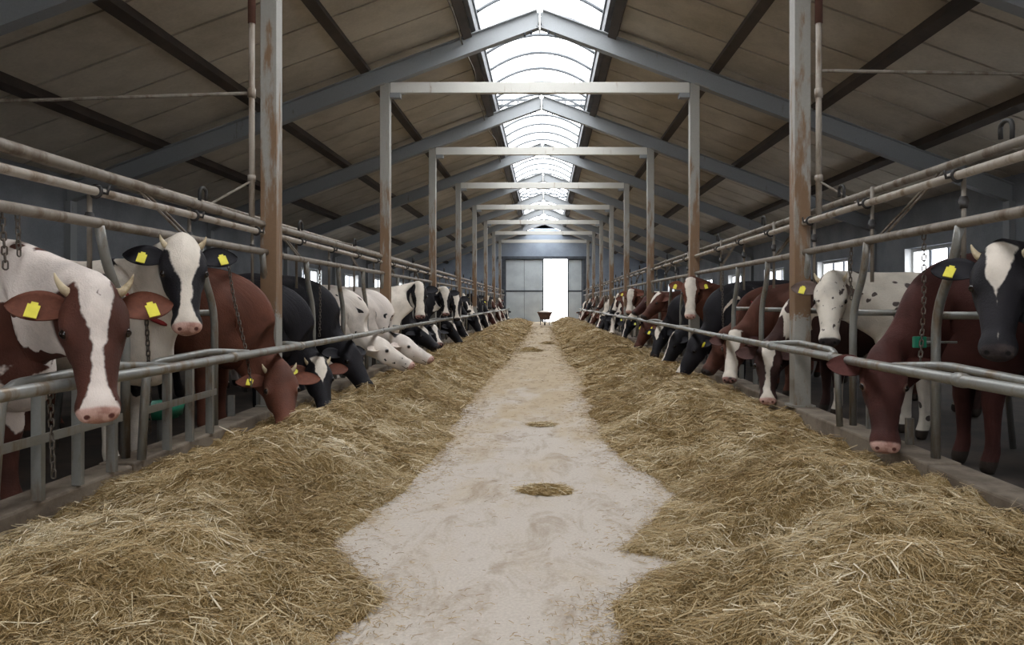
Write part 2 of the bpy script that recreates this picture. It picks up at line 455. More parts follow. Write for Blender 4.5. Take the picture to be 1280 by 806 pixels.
# cable under the left edge of the skylight
pts = []
for k in range(0, 110):
    y = Y0 + .3 + k * .47
    pts.append((-1.24 - .05 * math.sin(y * .9) - .03 * math.sin(y * 2.3), y, rz(1.24) - .19 - .05 * abs(math.sin(y * math.pi / BAY))))
tag(MB().tube(pts, .012, 5).build('power_cable', M['cable'], smooth=True), 'thin loose cable running under the left skylight edge', 'cable')

# ================================================================== STALL FRONTS
RAILX, RAILZ = 2.18, .81
NECKX, NECKZ = 2.47, 1.65
STALL0 = 3.8; PITCH = 1.2
closed = {-1: [0, 1, 10], 1: [0, 2, 9]}     # stalls with the low hoop barrier
CL_CHAIN = mc = None
link = MB()
pts = [(math.cos(a) * .011 , 0, math.sin(a) * .011 + (.011 if math.sin(a) > 0 else -.011)) for a in np.linspace(0, 2 * math.pi, 11)]
link.tube(pts, .0042, 5, cap=False)
def chain(pts, name, label, group=None):
    """oval links strung along a polyline"""
    P = [Vector(p) for p in pts]; m = MB(); step = .034; i = 0; seg = 0; pos = 0.0
    L = [0]
    for k in range(1, len(P)): L.append(L[-1] + (P[k] - P[k - 1]).length)
    s_ = 0.0
    while s_ < L[-1]:
        k = next(j for j in range(1, len(L)) if L[j] >= s_ - 1e-9)
        tt = (s_ - L[k - 1]) / max(1e-9, L[k] - L[k - 1]); c = P[k - 1].lerp(P[k], tt); d = (P[k] - P[k - 1]).normalized()
        q = d.to_track_quat('Z', 'Y') @ Quaternion((0, 0, 1), R(90) * (i % 2))
        m.add([c + q @ Vector(v) for v in link.v], link.f); s_ += step; i += 1
    o = m.build(name, M['chain'], smooth=True)
    return tag(o, label, 'chain', group)
for s, nm in ((-1, 'left'), (1, 'right')):
    fb = empty('feed_barrier', (s * NECKX, 0, KZ))
    tag(fb, 'galvanised pipe stall barrier with feed rail along the %s cow row' % nm, 'feed barrier')
    off = Vector((-s * NECKX, 0, -KZ))
    def T(m, pts, r, n=10): return m.tube([Vector(p) + off for p in pts], r, n)
    # front feed rail in lengths with sleeves, on short arms from the posts
    yb = [FRAMES[0] + BAY * k for k in range(len(FRAMES) + 1)]
    for k in range(len(yb) - 1):
        dz0, dz1 = (.012 * math.sin(k * 2.1), .012 * math.sin((k + 1) * 2.1))
        T(MB(), [(s * RAILX, yb[k], RAILZ + dz0), (s * RAILX, (yb[k] + yb[k + 1]) / 2, RAILZ + (dz0 + dz1) / 2 - .006), (s * RAILX, yb[k + 1], RAILZ + dz1)], .031, 12).build('feed_rail', M['pipe'], fb, True)
        for q in (.0, .36, .7):
            T(MB(), [(s * RAILX, yb[k] + q * BAY - .035, RAILZ + dz0 * (1 - q) + dz1 * q - .003), (s * RAILX, yb[k] + q * BAY + .035, RAILZ + dz0 * (1 - q) + dz1 * q - .003)], .038, 12).build('sleeve', M['pipe'], fb, True)
        T(MB(), bend([(s * RAILX, yb[k] + .12, RAILZ + dz0), (s * (PX - .02), yb[k] + .12, RAILZ + .01), (s * (PX + .02), yb[k] + .12, KZ)], .08), .024, 8).build('rail_arm', M['pipe'], fb, True)
        T(MB(), [(s * NECKX, yb[k], NECKZ), (s * NECKX, yb[k + 1], NECKZ + .01)], .03, 12).build('neck_rail', M['oldpipe'], fb, True)
    n = 0
    for k in range(-5, 35):
        yd = STALL0 + .6 + PITCH * k
        if yd > Y1 - .6: break
        if s > 0 and k == 5: continue                  # missing stanchion, three cows crowd together here
        # bent stanchion from neck rail down to the kerb
        tx = NECKX + .02
        if min(abs(yd + .1 - f) for f in FRAMES) < .14: yd += .16
        T(MB(), bend([(s * NECKX, yd - .24, NECKZ), (s * tx, yd - .13, NECKZ - .24), (s * tx, yd + .06, NECKZ - .5), (s * tx, yd + .06, KZ)], .2, 4), .028, 10).build('stanchion', M['pipe'], fb, True)
        # divider running back between the stalls
        if yd > 0:
            T(MB(), bend([(s * tx, yd + .06, 1.12), (s * (tx + 1.15), yd + .06, 1.12), (s * (tx + 1.25), yd + .06, .06)], .2, 4), .024, 8).build('stall_divider', M['pipe'], fb, True)
    for k in closed[s]:
        yc = STALL0 + PITCH * k; xi = NECKX - .10
        T(MB(), bend([(s * (RAILX + .03), yc + .62, RAILZ), (s * xi, yc + .35, RAILZ + .03), (s * xi, yc + .38 - .9, RAILZ + .01), (s * xi, yc + .34 - .92, KZ)], .13, 5), .026, 10).build('hoop', M['pipe'], fb, True)
        for q in ((-.28, .02, .32) if s < 0 else ()):
            MB().bar(Vector((s * xi, yc + q, KZ)) + off, Vector((s * xi, yc + q, RAILZ)) + off, .05, .03).build('low_post', M['pipe'], fb)
        if s < 0: MB().bar(Vector((s * (xi - .02), yc - .56, .54)) + off, Vector((s * (xi - .02), yc + .38, .54)) + off, .012, .045).build('flat_bar', M['pipe'], fb)
    for k in range(-3, 35):                              # short kerb pegs below the row
        for q in (-.3, .3):
            if k in closed[s]: continue
            y = STALL0 + PITCH * k + q
            if y > Y1 - .8: continue
            if k in (0, 1, 2) or k % 2 == 0:
                MB().bar(Vector((s * (NECKX + .08), y + .2, KZ)) + off, Vector((s * (NECKX + .08), y + .2, KZ + .18)) + off, .05, .03).build('kerb_peg', M['pipe'], fb)

    # --- pipelines above the neck rail
    if s < 0:
        lower = [(-2.50, Y0 + .2, 1.84), (-2.50, Y1 - .2, 1.84)]
        upper = [(-2.48, Y0 + .2, 2.03), (-2.48, 2.0, 1.96), (-2.50, 6.6, 1.915), (-2.52, 20, 1.95), (-2.52, Y1 - .2, 1.95)]
        third = [(-2.72, Y0 + .2, 2.02), (-2.72, Y1 - .2, 2.02)]
        hy = 4.18
    else:
        lower = [(2.46, Y0 + .2, 1.93), (2.46, Y1 - .2, 1.93)]
        upper = [(2.60, Y0 + .2, 2.05), (2.60, Y1 - .2, 2.05)]
        third = None
        hy = 4.17
    mp_ = MB().tube(lower, .026, 10).build('milk_pipeline', M['whitepipe'], smooth=True)
    tag(mp_, 'pale milk pipe with hanging valve stalls above the %s cow row' % nm, 'pipeline')
    up = MB().tube(upper, .034 if s < 0 else .028, 10).build('vacuum_pipeline', M['oldpipe'], smooth=True)
    tag(up, 'thick weathered vacuum pipe with small loops above the %s cow row' % nm, 'pipeline')
    if third:
        tp = MB().tube(third, .022, 8).build('water_pipeline', M['whitepipe'], smooth=True)
        tag(tp, 'thin rear water pipe above the left cow row', 'pipeline')
        for k in range(10):
            MB().tube([(-2.72, Y0 + 3 + k * 4.8, 2.02), (-2.5, Y0 + 3 + k * 4.8, 1.97)], .012, 6).build('spacer', M['oldpipe'], tp)
    lx, lz = lower[0][0], lower[0][2]
    for k in range(-6, 35):
        y = hy + 1.15 * k + (.02 if k else 0)
        if y > Y1 - .7: break
        if min(abs(y - f) for f in FRAMES) < .12: y += .2
        if s > 0 and k == 6: continue
        xx = lx + s * .035
        hb = 1.35 if k < 6 else 1.5
        hg = MB().tube([(xx, y, lz + (.12 if k % 2 else .02)), (xx, y, hb)], .014, 8).build('drop_pipe', M['oldpipe'], mp_, True)
        MB().tube([(xx, y, lz - .12), (xx, y, lz - .15), (xx, y, lz - .15), (xx, y, lz - .19)], [.02, .03, .03, .02], 8).build('valve', M['rubber'], hg, True)
        MB().ring((lx, y, lz), (0, 1, 0), .034, .01, 14, 6).build('pipe_clip', M['rubber'], hg, True)
        MB().tube([(lx, y + .03, lz), (lx - s * .05, y + .03, lz - .01), (lx - s * .06, y + .03, lz + .035)], .009, 6).build('milk_tap', M['rubber'], hg, True)
    ux, uy = upper[0][0], 0
    def uz(y): return float(np.interp(y, [p_[1] for p_ in upper], [p_[2] for p_ in upper]))
    def ux_(y): return float(np.interp(y, [p_[1] for p_ in upper], [p_[0] for p_ in upper]))
    for k in range(-3, 17):
        y = (3.28 if s < 0 else 3.95) + k * 2.2
        if y > Y1 - 1: break
        MB().tube(bend([(ux_(y), y - .05, uz(y) + .02), (ux_(y), y - .055, uz(y) + .14), (ux_(y), y + .055, uz(y) + .14), (ux_(y), y + .05, uz(y) + .05)], .06, 5), .013, 7).build('hose_loop', M['rubber'], up, True)
    for k in range(-2, 18):                               # pair of thin sloping rods to the neck rail
        y = (4.6 if s < 0 else 4.55) + k * 2.4
        if y > Y1 - 2: break
        for dy in (0, .07):
            MB().tube([(ux_(y), y + dy, uz(y) - .02), (s * (NECKX + .02), y + .62 + dy * 1.3, NECKZ + .01)], .009, 6).build('stay_rod', M['oldpipe'], up)
    # --- riser and cross rod next to the near post
    y = 6.45; rx = s * 2.52
    rs = MB().tube([(rx, y, lz + .03), (rx, y, 3.68)], .026, 10).build('riser_pipe', M['whitepipe'], smooth=True)
    tag(rs, 'pale vertical riser pipe beside the nearest %s post' % nm, 'pipe')
    MB().tube([(rx, y, 3.68), (rx, y, rz(2.52) - .02)], .034, 10).build('sleeve', M['brownpipe'], rs, True)
    MB().tube([(rx, y, 2.28), (rx, y, 2.33)], .036, 10).build('coupling', M['whitepipe'], rs, True)
    MB().tube([(rx, y, 3.02), (rx, y, 3.10)], .036, 10).build('coupling', M['whitepipe'], rs, True)
    MB().tube([(rx, y, 3.06 if s < 0 else 3.26), (s * 5.0, y, 2.98 if s < 0 else 3.22), (s * 7.45, y, 2.86 if s < 0 else 3.18)], .016, 8).build('cross_rod', M['oldpipe'], rs, True)
    MB().tube([(rx, y, 2.28), (s * 2.72, y - .35, 2.03)], .011, 6).build('brace', M['oldpipe'], rs)

# chains
NB_ = NECKZ - .035
def drop(px, y, z1, side): 
    return [Vector((side * NECKX, y, NB_)), Vector((side * NECKX - side * .01, y, (NB_ + z1) / 2)), Vector((side * NECKX, y, z1))]
chain([(-2.47, 3.42, NB_), (-2.46, 3.43, 1.36)], 'tie_chain', 'short chain hanging from the left neck rail at the picture edge')
chain([(-2.47, 3.52, NB_), (-2.47, 3.53, 1.44)], 'tie_chain', 'shorter second chain hanging just right of the one at the left picture edge')
chain([(-2.47, 5.82, NB_), pix(292, 372, 5.75), pix(308, 440, 5.6), pix(314, 480, 5.55)], 'tie_chain', 'long chain lying down the flank of the solid brown cow on the left')
chain([(-2.56, 4.82, 1.10), (-2.54, 4.82, .7), (-2.54, 4.82, .34)], 'tie_chain', 'long chain hanging straight down from the neck of the raised black-and-white cow')
chain([(2.47, 4.56, NB_), pix(1155, 380, 4.5), pix(1150, 455, 4.42)], 'tie_chain', 'long chain hanging before the neck of the reddish-brown cow on the right')
chain(drop(1064, 5.64, 1.22, 1), 'tie_chain', 'short chain hanging beside the white speckled cow on the right')
chain(drop(400, 8.22, .82, -1), 'tie_chain', 'chain hanging in front of the plain black cow on the left')
chain(drop(905, 9.72, .86, 1), 'tie_chain', 'chain hanging by the black cow with white patches on the right')
chain([(-RAILX - .02, 3.36, RAILZ - .036), (-RAILX - .03, 3.38, .58), (-RAILX - .02, 3.38, .40)], 'tie_chain', 'chain dangling from the left feed rail below the horned red-and-white cow')

# green drinking bowl and tagged clip
b = MB(); prof = [(.02, 0), (.12, 0), (.155, .11), (.165, .115), (.145, .02), (.0, .02)]
n = 20; vs = []; fs = []
for r_, z in prof: vs += [(r_ * math.cos(2 * math.pi * k / n), r_ * math.sin(2 * math.pi * k / n), z) for k in range(n)]
for i in range(len(prof) - 1):
    for k in range(n): fs.append((i * n + k, i * n + (k + 1) % n, (i + 1) * n + (k + 1) % n, (i + 1) * n + k))
bo = MB().add(vs, fs).build('drinking_bowl', M['green'], smooth=True); bo.location = (-2.78, 5.42, .34)
tag(bo, 'green plastic drinking bowl behind the left stall barrier', 'bowl')
MB().tube([(0, 0, 0), (0, 0, -.28)], .03, 8).build('stand', M['pipe'], bo)
gc = MB().box(-.04, .04, -.012, .012, -.035, .035).build('stall_tag', M['green'], bevel=.004)
gc.location = (2.40, 4.48, .955)
tag(gc, 'small green plate clamped to the nearest right stanchion', 'plate')
MB().tube([(.04, 0, 0), (.22, -.02, 0)], .008, 6).build('latch_rod', M['pipe'], gc)
MB().box(.02, .1, .014, .05, -.03, .03).build('clamp', M['chain'], gc)
# wheelbarrow at the far end
wbr = empty('feed_cart', (.05, 38.5, 0)); tag(wbr, 'small brown barrow heaped with pale feed at the far end of the alley', 'cart')
m = MB(); w0, w1, l0, l1 = .22, .39, .3, .5; z0, z1 = .3, .68
vs = [(-w0, -l0, z0), (w0, -l0, z0), (w0, l0, z0), (-w0, l0, z0), (-w1, -l1, z1), (w1, -l1, z1), (w1, l1, z1), (-w1, l1, z1)]
m.add(vs, [(3, 2, 1, 0), (0, 1, 5, 4), (1, 2, 6, 5), (2, 3, 7, 6), (3, 0, 4, 7)]); m.build('tub', M['cart'], wbr)
MB().tube([(-w1, -l1, z1), (w1, -l1, z1), (w1, l1, z1), (-w1, l1, z1), (-w1, -l1, z1)], .018, 6).build('rim', M['cart'], wbr)
vs = []; fs = []
for i in range(9):
    for j in range(9):
        u, v = i / 4 - 1, j / 4 - 1; vs.append((u * .37, v * .47, .66 + .12 * (1 - u * u) * (1 - v * v)))
for i in range(8):
    for j in range(8): fs.append((i * 9 + j, (i + 1) * 9 + j, (i + 1) * 9 + j + 1, i * 9 + j + 1))
MB().add(vs, fs).build('feed_heap', M['feed'], wbr, True)
MB().ring((0, -.42, .17), (1, 0, 0), .13, .04, 20, 8).build('wheel', M['rubber'], wbr, True)
MB().tube([(-.08, -.42, .17), (.08, -.42, .17)], .02, 8).build('axle', M['trim'], wbr)
for s in (-1, 1):
    MB().tube([(s * .08, -.42, .17), (s * .24, .2, .3), (s * .3, .95, .55)], .02, 8).build('handle', M['trim'], wbr, True)
    MB().tube([(s * .22, .25, .3), (s * .24, .3, 0)], .018, 6).build('leg', M['trim'], wbr)

# ================================================================== HAY
v1, v2, v3, v4 = VN(1), VN(2), VN(3), VN(4)
EDGE = {-1: ([-8, 1.5, 2.6, 2.95, 3.35, 3.6, 4.4, 5.4, 7, 10.7, 14, 17.5, 24, 46], [.8, .72, .66, .56, .80, .98, .88, .74, .80, .86, .76, .72, .70, .66]),
        1: ([-8, 1.5, 2.5, 2.85, 3.1, 3.33, 3.5, 3.9, 4.5, 5.2, 6.7, 8.5, 11.8, 15, 21, 30, 46], [.5, .40, .30, .34, .52, .76, .46, .66, .95, .74, .57, .62, .70, .58, .52, .50, .46])}
def hay_h(s, u, y):
    e = np.interp(y, *EDGE[s]) + .10 * (v1(y * 2.2 + 40 * s + 60, u * 0 + 3) - .5) + .05 * (v2(y * 7 + 60, u * 3) - .5)
    tt = np.clip((u - e) / (2.36 - e), -.2, 1.02)
    prof = sst(-.06, .55, tt) ** 1.15 * (1 - .5 * sst(.5, 1.0, tt))
    amp = .17 + .22 * v3(y * .55 + 20 + 9 * s, u * 1.1 + 7)
    big = .09 * (v1(y * 1.5 + 11, u * 1.7 + 5 * s + 9) - .45)
    mid = .075 * (np.abs(v2(y * 3.4 + 3, u * 3.8 + 3 * s + 8) - .5) * 2 - .4)
    fine = .06 * (v4(y * 9, u * 9 + 20 + s) - .5) + .035 * (v3(y * 21, u * 21 + 31 + s) - .5)
    fade = sst(0, .2, tt)
    h = prof * amp + (big * sst(.12, .5, tt) * (1 - .6 * sst(.7, 1, tt)) + mid + fine) * fade
    h = np.where(tt > 0, np.maximum(h, .006 * sst(0, .02, tt)), -.03)
    return h
def yrows(a, b, fn):
    ys = [a]
    while ys[-1] < b: ys.append(ys[-1] + fn(ys[-1]))
    return np.array(ys)
def fast_mesh(name, V, F, mat, attrs=None, smooth=True):
    me = bpy.data.meshes.new(name); n = len(V); m, k = F.shape
    me.vertices.add(n); me.vertices.foreach_set('co', np.ascontiguousarray(V, np.float32).ravel())
    me.loops.add(m * k); me.loops.foreach_set('vertex_index', np.ascontiguousarray(F, np.int32).ravel())
    me.polygons.add(m); me.polygons.foreach_set('loop_start', np.arange(0, m * k, k, dtype=np.int32))
    me.polygons.foreach_set('use_smooth', np.full(m, smooth))
    for nm, (typ, arr) in (attrs or {}).items():
        a = me.attributes.new(nm, typ, 'POINT')
        a.data.foreach_set('vector' if typ == 'FLOAT_VECTOR' else 'value', np.ascontiguousarray(arr, np.float32).ravel())
    if mat: me.materials.append(mat)
    me.update(calc_edges=True); me.validate(); return me
def straws(P, yaw, L, W, pitch, curl, tint, lift):
    """bent flat stalks, three cross-sections each"""
    n = len(P); d = np.stack([np.cos(yaw), np.sin(yaw)], 1); sd = np.stack([-np.sin(yaw), np.cos(yaw)], 1)
    V = np.zeros((n, 3, 2, 3))
    for i, tt in enumerate((-.5, 0.0, .5)):
        c = np.zeros((n, 3)); c[:, :2] = P[:, :2] + d * (tt * L)[:, None] + sd * (curl * L * (tt * tt * 4) * .35)[:, None]
        c[:, 2] = P[:, 2] + lift + np.sin(pitch) * tt * L - abs(tt) * L * .12
        for j, q in enumerate((-.5, .5)):
            V[:, i, j, :2] = c[:, :2] + sd * (q * W)[:, None]
            V[:, i, j, 2] = c[:, 2] + q * W * .6
    V = V.reshape(-1, 3); b = np.arange(n)[:, None] * 6
    F = np.concatenate([b + np.array([[0, 2, 3, 1]]), b + np.array([[2, 4, 5, 3]])])
    return V, F, np.repeat(tint, 6)
for s, nm in ((-1, 'left'), (1, 'right')):
    ys = yrows(-2, Y1 - .4, lambda y: .035 if 1.5 < y < 7 else (.08 if y < 1.5 else .03 + (y - 6) * .008))
    us = np.linspace(.12, 2.36, 66)
    U, Yg = np.meshgrid(us, ys); H = hay_h(s, U, Yg)
    V = np.stack([s * U, Yg, H], -1).reshape(-1, 3); ny, nx = U.shape
    i, j = np.meshgrid(np.arange(ny - 1), np.arange(nx - 1), indexing='ij'); a = i * nx + j
    F = np.stack([a, a + 1, a + nx + 1, a + nx], -1).reshape(-1, 4)
    keep = (H.reshape(-1)[F] > -.02).any(1)
    F = F[keep]
    if s < 0: F = F[:, ::-1]
    used = np.unique(F); remap = np.full(len(V), -1); remap[used] = np.arange(len(used))
    hy_ = obj('hay_windrow', fast_mesh('hay_windrow', V[used], remap[F], M['hay']))
    tag(hy_, 'long heap of loose dry hay along the %s stall kerb' % nm, 'hay', kind='stuff')
    # loose stalks
    bands = [(1.9, 5, 70000, .0018, .075), (5, 10, 52000, .0028, .09), (10, 20, 26000, .0052, .12), (20, 44, 12000, .010, .17)]
    Vs = []; Fs = []; Ts = []; b0 = 0
    for ya, yb_, cnt, w, l in bands:
        yy = rng.uniform(ya, yb_, cnt); uu = rng.uniform(.2, 2.34, cnt)
        h = hay_h(s, uu, yy); k = h > -.02
        yy, uu, h = yy[k], uu[k], h[k]; n = len(yy)
        yaw = v3(yy * 2.5, uu * 2.5 + 33) * 9 + rng.normal(0, 1.5, n)
        long = rng.random(n) > .96; L = l * rng.uniform(.35, 1.25, n) * (1 + .7 * long)
        x0, x1 = s * (uu - .02), 0
        gy = (hay_h(s, uu, yy + .05) - hay_h(s, uu, yy - .05)) / .1; gx = (hay_h(s, uu + .05, yy) - hay_h(s, uu - .05, yy)) / .1 * s
        slope = np.clip(gx * np.cos(yaw) + gy * np.sin(yaw), -1.2, 1.2)
        pit = np.arctan(slope) + rng.normal(0, .22, n)
        tint = np.clip(rng.beta(2, 2.4, n) + .45 * (v1(yy * 1.2, uu * 1.5 + 70) - .5) + .35 * long, 0, 1)
        v_, f_, t_ = straws(np.stack([s * uu, yy, np.maximum(h, 0)], 1), yaw, L, w * rng.uniform(.6, 1.4, n) * (1 + .9 * long), pit, rng.normal(0, 1.0, n), tint, .006 + .02 * rng.random(n))
        Vs.append(v_); Fs.append(f_ + b0); Ts.append(t_); b0 += len(v_)
    so = obj('hay_stalks', fast_mesh('hay_stalks', np.concatenate(Vs), np.concatenate(Fs), M['straw'], {'tint': ('FLOAT', np.concatenate(Ts))}, False), hy_)
    so['kind'] = 'stuff'
# chaff scattered over the alley floor, thicker near the heaps
cnt = 110000
yy = 2.0 + 34 * rng.random(cnt) ** 2.2; xx = rng.uniform(-1.3, 1.1, cnt)
d = np.minimum(abs(xx + np.interp(yy, *EDGE[-1])), abs(xx - np.interp(yy, *EDGE[1])))
k = rng.random(cnt) < 1.3 * np.exp(-d / .10) + .05 * (v2(xx * 3, yy * 2) > .6) + .006
xx, yy = xx[k], yy[k]; n = len(xx); sc = .6 + yy * .09
V, F, T_ = straws(np.stack([xx, yy, np.zeros(n)], 1), rng.uniform(0, 6.3, n), .036 * sc * rng.uniform(.3, 1.4, n), .0022 * sc, np.zeros(n), rng.normal(0, .5, n), rng.random(n) * .6, np.full(n, .009))
V[:, 2] = np.maximum(V[:, 2], .003)
co = obj('floor_chaff', fast_mesh('floor_chaff', V, F, M['straw'], {'tint': ('FLOAT', T_)}, False))
tag(co, 'loose bits of hay scattered over the alley floor', 'chaff', kind='stuff')
# small clumps lying on the concrete
def clump(x, y, rx, ry, h, label, seed):
    r_ = np.random.default_rng(seed); n = 26; a = np.linspace(0, 2 * np.pi, n, endpoint=False); V = [(0, 0, h)]; F = []
    rad = 1 + .35 * (r_.random(n) - .5)
    for q, hh in ((.4, .8), (.75, .4), (1, 0)):
        for k in range(n): V.append((math.cos(a[k]) * rx * q * rad[k], math.sin(a[k]) * ry * q * rad[k], h * hh * (.7 + .6 * r_.random()) + .002))
    for k in range(n): F.append((0, 1 + k, 1 + (k + 1) % n))
    for q in range(2):
        for k in range(n): b_ = 1 + q * n; F.append((b_ + k, b_ + n + k, b_ + n + (k + 1) % n, b_ + (k + 1) % n))
    o = MB().add(V, F).build('hay_clump', M['hay'], smooth=True); o.location = (x, y, 0); tag(o, label, 'hay clump')
    m_ = 260; rr = np.sqrt(r_.random(m_)); aa = r_.random(m_) * 6.28
    P = np.stack([rr * np.cos(aa) * rx * 1.1, rr * np.sin(aa) * ry * 1.1, h * (1 - rr)], 1)
    v_, f_, t_ = straws(P, r_.uniform(0, 6.3, m_), .09 * r_.uniform(.4, 1.3, m_) * (.6 + y * .1), np.full(m_, .0025 * (.5 + y * .14)), r_.normal(0, .15, m_), r_.normal(0, .6, m_), r_.random(m_), np.full(m_, .012))
    v_[:, 2] = np.maximum(v_[:, 2], .003)
    c_ = obj('stalks', fast_mesh('stalks', v_, f_, M['straw'], {'tint': ('FLOAT', t_)}, False), o); c_['kind'] = 'stuff'
clump(.085, 4.62, .17, .13, .035, 'flat clump of hay lying mid-alley, nearest the camera', 1)
clump(-.30, 17.9, .28, .34, .10, 'dark hay clump at the left side of the far alley', 2)
clump(.16, 21.0, .16, .2, .07, 'small dark clump on the right of the far alley', 3)
clump(.05, 7.1, .12, .1, .015, 'thin smear of trodden hay further up the alley middle', 4)

# ================================================================== COWS
# rest pose: facing +x, y lateral, z up, feet on z=0, withers at x=0
NB = np.array([.06, 0, 1.03]); NP = np.array([.68, 0, 1.40])           # neck base, poll
NL = float(np.linalg.norm(NP - NB)); ND = (NP - NB) / NL
HA = R(48); HU = np.array([math.cos(HA), 0, -math.sin(HA)]); HN = np.array([math.sin(HA), 0, math.cos(HA)])
def hp(a, y, n): return NP + HU * a + HN * n + np.array([0, y, 0])
def rcone(p, a, b, r1, r2, ys=1.0):
    """distance to a tapered capsule, squeezed sideways by ys"""
    a = np.array(a, float); b = np.array(b, float); sc = np.array([1, 1 / ys, 1])
    p = p * sc; a = a * sc; b = b * sc; ba = b - a; h = np.clip(((p - a) @ ba) / (ba @ ba), 0, 1)
    return np.linalg.norm(p - a - h[..., None] * ba, axis=-1) - (r1 + (r2 - r1) * h)
def ell(p, c, r, ax=None):
    q = p - np.array(c)
    if ax is not None: q = np.stack([q @ ax[0], q @ ax[1], q @ ax[2]], -1)
    r = np.array(r); k0 = np.linalg.norm(q / r, axis=-1); k1 = np.linalg.norm(q / (r * r), axis=-1) + 1e-9
    return k0 * (k0 - 1) / k1
HAX = (HU, np.array([0, 1., 0]), HN)
PR = []                                                                # (group, fn, k, bbox centre, bbox radius)
def cone(g, a, b, r1, r2, k, ys=1.0, both=False):
    for s in ((1, -1) if both else (1,)):
        a_ = np.array(a, float) * [1, s, 1]; b_ = np.array(b, float) * [1, s, 1]; rr = max(r1, r2) * max(1, ys)
        PR.append((g, (lambda p, a_=a_, b_=b_: rcone(p, a_, b_, r1, r2, ys)), k, np.minimum(a_, b_) - rr, np.maximum(a_, b_) + rr))
def elp(g, c, r, k, ax=None, both=False):
    for s in ((1, -1) if both else (1,)):
        c_ = np.array(c, float) * [1, s, 1]; rr = np.array(r if ax is None else [max(r)] * 3)
        PR.append((g, (lambda p, c_=c_: ell(p, c_, r, ax)), k, c_ - rr, c_ + rr))
# torso
cone('t', (-.22, 0, .96), (-1.0, 0, .93), .36, .39, .10, .92)
elp('t', (-.78, 0, .80), (.58, .36, .32), .12)
cone('t', (-.02, 0, 1.25), (-.45, 0, 1.28), .11, .09, .14)
cone('t', (-.45, 0, 1.28), (-1.30, 0, 1.30), .09, .10, .12)
cone('t', (-1.08, .0, 1.28), (-1.10, .24, 1.26), .09, .075, .10, both=True)
elp('t', (-1.30, 0, 1.06), (.30, .27, .30), .12)
elp('t', (-1.52, .10, 1.18), (.07, .05, .07), .08, both=True)
elp('t', (-.03, .19, .96), (.20, .12, .34), .12, both=True)
cone('t', (.06, 0, 1.05), (.08, 0, .80), .26, .22, .14, .85)
elp('t', (.20, 0, .70), (.14, .12, .16), .10)
elp('t', (-1.12, 0, .60), (.22, .17, .15), .06)
cone('t', (-.02, .18, .85), (.02, .16, .44), .12, .062, .08, both=True)
cone('t', (.02, .16, .44), (.02, .16, .14), .058, .042, .03, both=True)
cone('t', (.02, .16, .14), (.05, .16, .04), .044, .058, .03, both=True)
cone('t', (-1.28, .19, 1.02), (-1.10, .20, .72), .20, .13, .10, both=True)
cone('t', (-1.12, .20, .72), (-1.42, .17, .50), .11, .06, .06, both=True)
cone('t', (-1.42, .17, .50), (-1.37, .17, .14), .055, .042, .03, both=True)
cone('t', (-1.37, .17, .14), (-1.34, .17, .04), .044, .058, .03, both=True)
# neck
cone('n', NB + [0, 0, .0], NP - HU * -.02 + [-.02, 0, -.06], .25, .11, .12, .62)
cone('n', NB + [.06, 0, -.20], NP + [.02, 0, -.20], .13, .075, .10, .6)
cone('n', (-.08, 0, 1.27), NP + [-.06, 0, .0], .09, .07, .10, .8)
# head
elp('h', hp(.09, 0, -.075), (.14, .132, .105), .06, HAX)
elp('h', hp(-.01, 0, -.03), (.06, .085, .06), .04, HAX)
cone('h', hp(.12, 0, -.085), hp(.47, 0, -.075), .124, .072, .05, .96)
elp('h', hp(.165, .100, -.038), (.055, .030, .036), .03, HAX, True)
elp('h', hp(.525, 0, -.075), (.066, .086, .07), .05, HAX)
elp('h', hp(.56, .042, -.05), (.03, .034, .03), .025, HAX, True)
cone('h', hp(.15, 0, -.19), hp(.49, 0, -.135), .070, .048, .06, .85)
elp('h', hp(.16, .066, -.15), (.13, .05, .085), .05, HAX, True)
CUT = [hp(.587, .046, -.022), hp(.587, -.046, -.022)]
GRP = {'t': [], 'n': [], 'h': []}
for p_ in PR: GRP[p_[0]].append(p_)
def smin(a, b, k):
    h = np.clip(.5 + .5 * (b - a) / k, 0, 1); return b * (1 - h) + a * h - k * h * (1 - h)
def sdf_pts(p, prims):
    d = np.full(p.shape[:-1], 9.0)
    for g, fn, k, lo, hi in prims: d = smin(d, fn(p), k)
    return d
def axis(*segs):
    out = []
    for a, b, st in segs:
        n = max(1, int(round((b - a) / st))); out += list(np.linspace(a, b, n, endpoint=False))
    return np.array(out + [segs[-1][1]])
